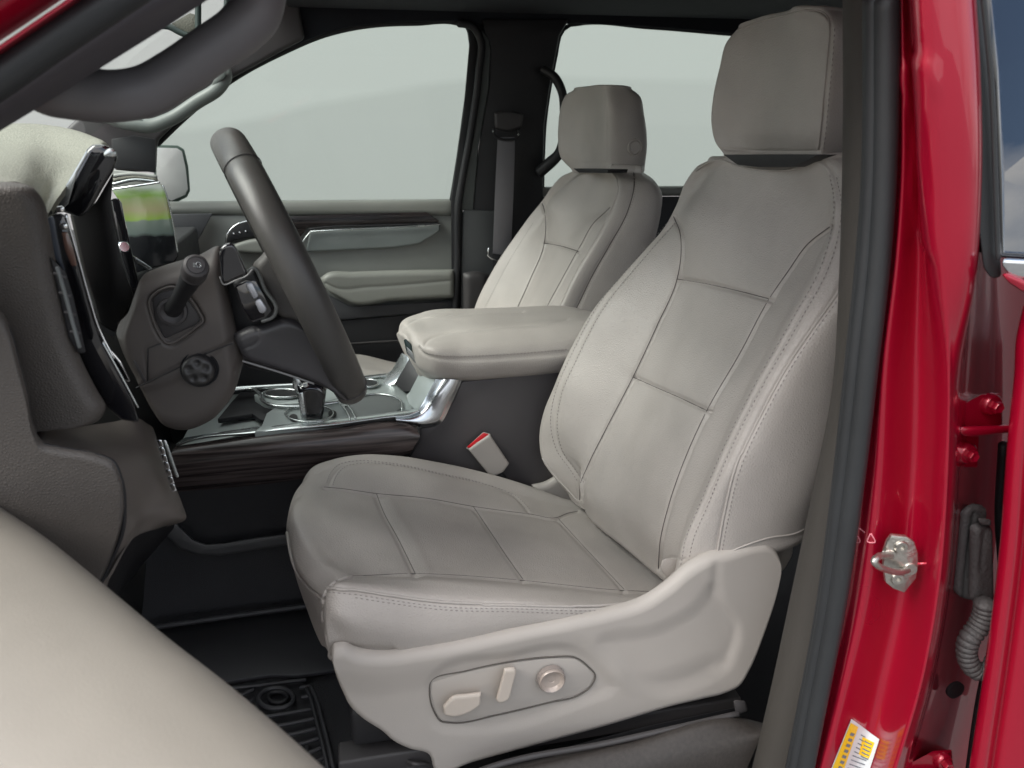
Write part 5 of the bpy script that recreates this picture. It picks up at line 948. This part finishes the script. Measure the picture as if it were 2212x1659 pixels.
# spokes, hub, airbag back
slab('hub_cover', [(432, 628), (474, 598), (530, 586), (600, 560), (650, 640), (720, 780), (730, 850), (640, 812), (560, 800), (522, 790), (506, 756), (470, 700)], 1.03, mat('hub black', (.024, .023, .025), .5, bump=('noise', 900, .1)), SW, depth=.12, bev=.01, seg=3)
pad('lower_cover', [(500, 728), (530, 712), (565, 704), (619, 690), (650, 702), (662, 720)], [(524, 780), (578, 795), (640, 815), (690, 834), (725, 856), (752, 874)], .985, mat('cover grey', (.045, .043, .046), .4, bump=('noise', 900, .08)), SW, R_=.012, depth=.08, n=70, k=40, feats=[('line', [(551, 704), (560, 722), (556, 738), (530, 752), (514, 758)], 1.8, .0015)])
tube('cover_edge', [(524, 780, .99), (578, 796, .99), (641, 816, .99), (678, 829, .99)], .0014, mat('edge grey', (.2, .2, .2), .3), SW, n=30, k=8)
pad('airbag_side', [(542, 575), (560, 558), (580, 540), (592, 548)], [(592, 680), (612, 692), (640, 698), (664, 724)], .99, mat('airbag grey', (.075, .07, .066), .5, bump=('leather', 420, .3)), SW, R_=.012, depth=.08, n=40, k=50)
pad('spoke', [(500, 610), (530, 590), (548, 582)], [(540, 700), (580, 690), (598, 678)], .975, BLACK, SW, R_=.006, depth=.06, n=30, k=40)
pad('paddle', [(472, 544), (482, 530), (500, 526), (512, 540)], [(478, 604), (484, 614), (510, 606), (536, 594)], .945, GLOSS, SW, R_=.004, depth=.012, n=24, k=24)
tube('paddle_edge', [(475, 598, .943), (482, 614, .943), (510, 605, .943), (532, 596, .943), (545, 582, .943)], .0008, mat('paddle edge', (.2, .2, .2), .3), SW, n=20, k=6)
tube('spoke_edge', [(534, 590, .965), (546, 580, .965), (572, 625, .965), (596, 672, .965), (590, 684, .965), (566, 694, .965)], .0024, mat('spoke edge', (.11, .115, .11), .4), SW, n=40, k=8)
slab('switch_pod', [(506, 618), (530, 606), (552, 604), (572, 640), (588, 672), (574, 688), (545, 696), (524, 668)], .962, GLOSS, SW, depth=.02, bev=.003)
KEY = mat('key silver', (.42, .43, .46), .3, metal=.4)
slab('volume_key', [(529, 614), (545, 609), (560, 640), (548, 648)], .954, KEY, SW, depth=.012, bev=.003)
slab('volume_key', [(549, 651), (562, 643), (577, 666), (573, 676), (562, 678)], .954, KEY, SW, depth=.012, bev=.003)

# ================================================================== front pillar, near side (out of focus)
def band(name, up_l, lo_l, Y0, Y1, m, bulge, n=24):
    """strip between two diagonal lines, rounded across"""
    A, B = spline(np.array(up_l, float), 30), spline(np.array(lo_l, float), 30); cols = []
    for t in np.linspace(0, 1, 9):
        q = A*(1-t)+B*t; cols.append([(x, y, Y0*(1-t)+Y1*t-bulge*math.sin(math.pi*t)) for x, y in q])
    return colnet(name, cols, m, TB, n=80, k=n*2)
band('front_pillar_paint', [(-650, 353), (-150, 20), (0, -80), (120, -160)], [(-650, 516), (-80, 142), (60, 50), (200, -46)], .56, .60, RED, .006)
band('front_pillar_edge', [(-650, 535), (-80, 150), (0, 96), (150, -6), (220, -54)], [(-650, 557), (-80, 176), (0, 122), (180, 0), (260, -54)], .585, .60, RED, .008)
tube('front_pillar_seal', [(-650, 600, .605), (-80, 222, .605), (0, 168, .605), (120, 84, .605), (246, 0, .605), (330, -56, .605)], .0118, SEAL, TB, n=40, k=20)
PT = mat('front pillar trim', (.066, .062, .072), .55, bump=('noise', 700, .1))
band('front_pillar_trim', [(-650, 640), (-80, 262), (0, 209), (150, 110), (311, 0), (400, -60)], [(-650, 712), (-90, 338), (0, 283), (100, 222), (230, 139), (367, 53), (442, 4), (540, -60)], .645, .69, PT, .012)
band('front_pillar_return', [(-650, 712), (-90, 338), (0, 283), (100, 222), (230, 139), (367, 53), (442, 4), (540, -60)], [(-650, 704), (-90, 330), (0, 275), (100, 214), (230, 131), (367, 45), (442, -4), (540, -66)], .69, .80, PT, 0)

# ================================================================== open driver door
DD = thing('driver_door', 'open driver door, its pale cream padded top blurred at the lower left', 'door', (-.2, .3, 1.3))
edge = [(-60, 1062), (0, 1099), (67, 1145), (156, 1217), (261, 1306), (307, 1345), (463, 1468), (585, 1573), (677, 1659), (760, 1740)]
e3 = np.array([Wp(x, y, Z=1.40) for x, y in edge]); e3s = spline(e3, 20)
inn = np.gradient(e3s, axis=0); inn /= np.linalg.norm(inn, axis=1, keepdims=True); lat = np.cross(inn, [0, 0, 1.]); lat *= np.sign(((EYE-e3s)*lat).sum())
lat[:, 2] = 0
prof = [(-.020, -.30), (-.022, -.05), (-.010, -.012), (0, 0), (.020, .012), (.05, .018), (.09, .016), (.14, .004), (.20, -.02)]
colnet('padded_top', [e3s+lat*u_+np.array([0, 0, v_]) for u_, v_ in prof], DOORPAD, DD, n=70, k=80)

# ================================================================== floor
CF = thing('floor_mat', 'black ribbed rubber floor mat in the driver footwell', 'floor mat', tuple(Wp(600, 1560, Z=.79)))
struct(slab('floor_carpet', [(240, 1372), (324, 1354), (500, 1330), (663, 1307), (900, 1280), (1100, 1500), (1100, 1760), (500, 1760)], .765, CARPET, None, plane='Z', depth=.03, bev=.004))
tube('tray_edge', [('z', 324, 1356, .80), ('z', 500, 1331, .80), ('z', 663, 1309, .80), ('z', 800, 1290, .80)], .006, RUBBERMAT, CF, n=20)
slab('mat_side', [(300, 1372), (324, 1357), (500, 1332), (663, 1310), (760, 1298), (760, 1440), (640, 1458), (585, 1456), (463, 1475), (380, 1500)], .785, RUBBERMAT, CF, plane='Z', depth=.01, bev=.003)
slab('mat_field', [(420, 1484), (463, 1472), (540, 1458), (590, 1454), (640, 1462), (676, 1492), (694, 1550), (722, 1665), (735, 1740), (560, 1740)], .775, RUBBERMAT, CF, plane='Z', depth=.01, bev=.004)
tube('mat_border', [('z', 672, 1484, .787), ('z', 682, 1506, .787), ('z', 695, 1552, .787), ('z', 712, 1620, .787), ('z', 732, 1720, .787)], .004, RUBBERMAT, CF, n=30, k=8)
tube('mat_border', [('z', 662, 1486, .787), ('z', 670, 1506, .787), ('z', 683, 1554, .787), ('z', 700, 1622, .787), ('z', 720, 1720, .787)], .003, RUBBERMAT, CF, n=30, k=8)
for i in range(14):
    y = 1478+i*21; x0 = 470+i*24; x1 = 660+i*5
    if i in (1, 2): x1 = 548
    if i in (1, 2):
        tube('mat_rib', [('z', 644+i*4, y-14, .784), ('z', 668+i*4, y-17, .784)], .0035, RUBBERMAT, CF, n=6, k=8)
    tube('mat_rib', [('z', x0-20, y+14, .784), ('z', (x0+x1)/2, y+2, .784), ('z', x1, y-10, .784)], .0035, RUBBERMAT, CF, n=12, k=8)
ring('retainer_ring', 597, 1508, .787, 37, 22, .0045, RUBBERMAT, CF)
ring('retainer_post', 600, 1506, .785, 20, 12, .004, BLACK, CF)
for i in range(3): tube('mat_letter', [('z', 640+i*14, 1652, .782), ('z', 634+i*14, 1612, .782)], .003, RUBBERMAT, CF, n=4, k=6)
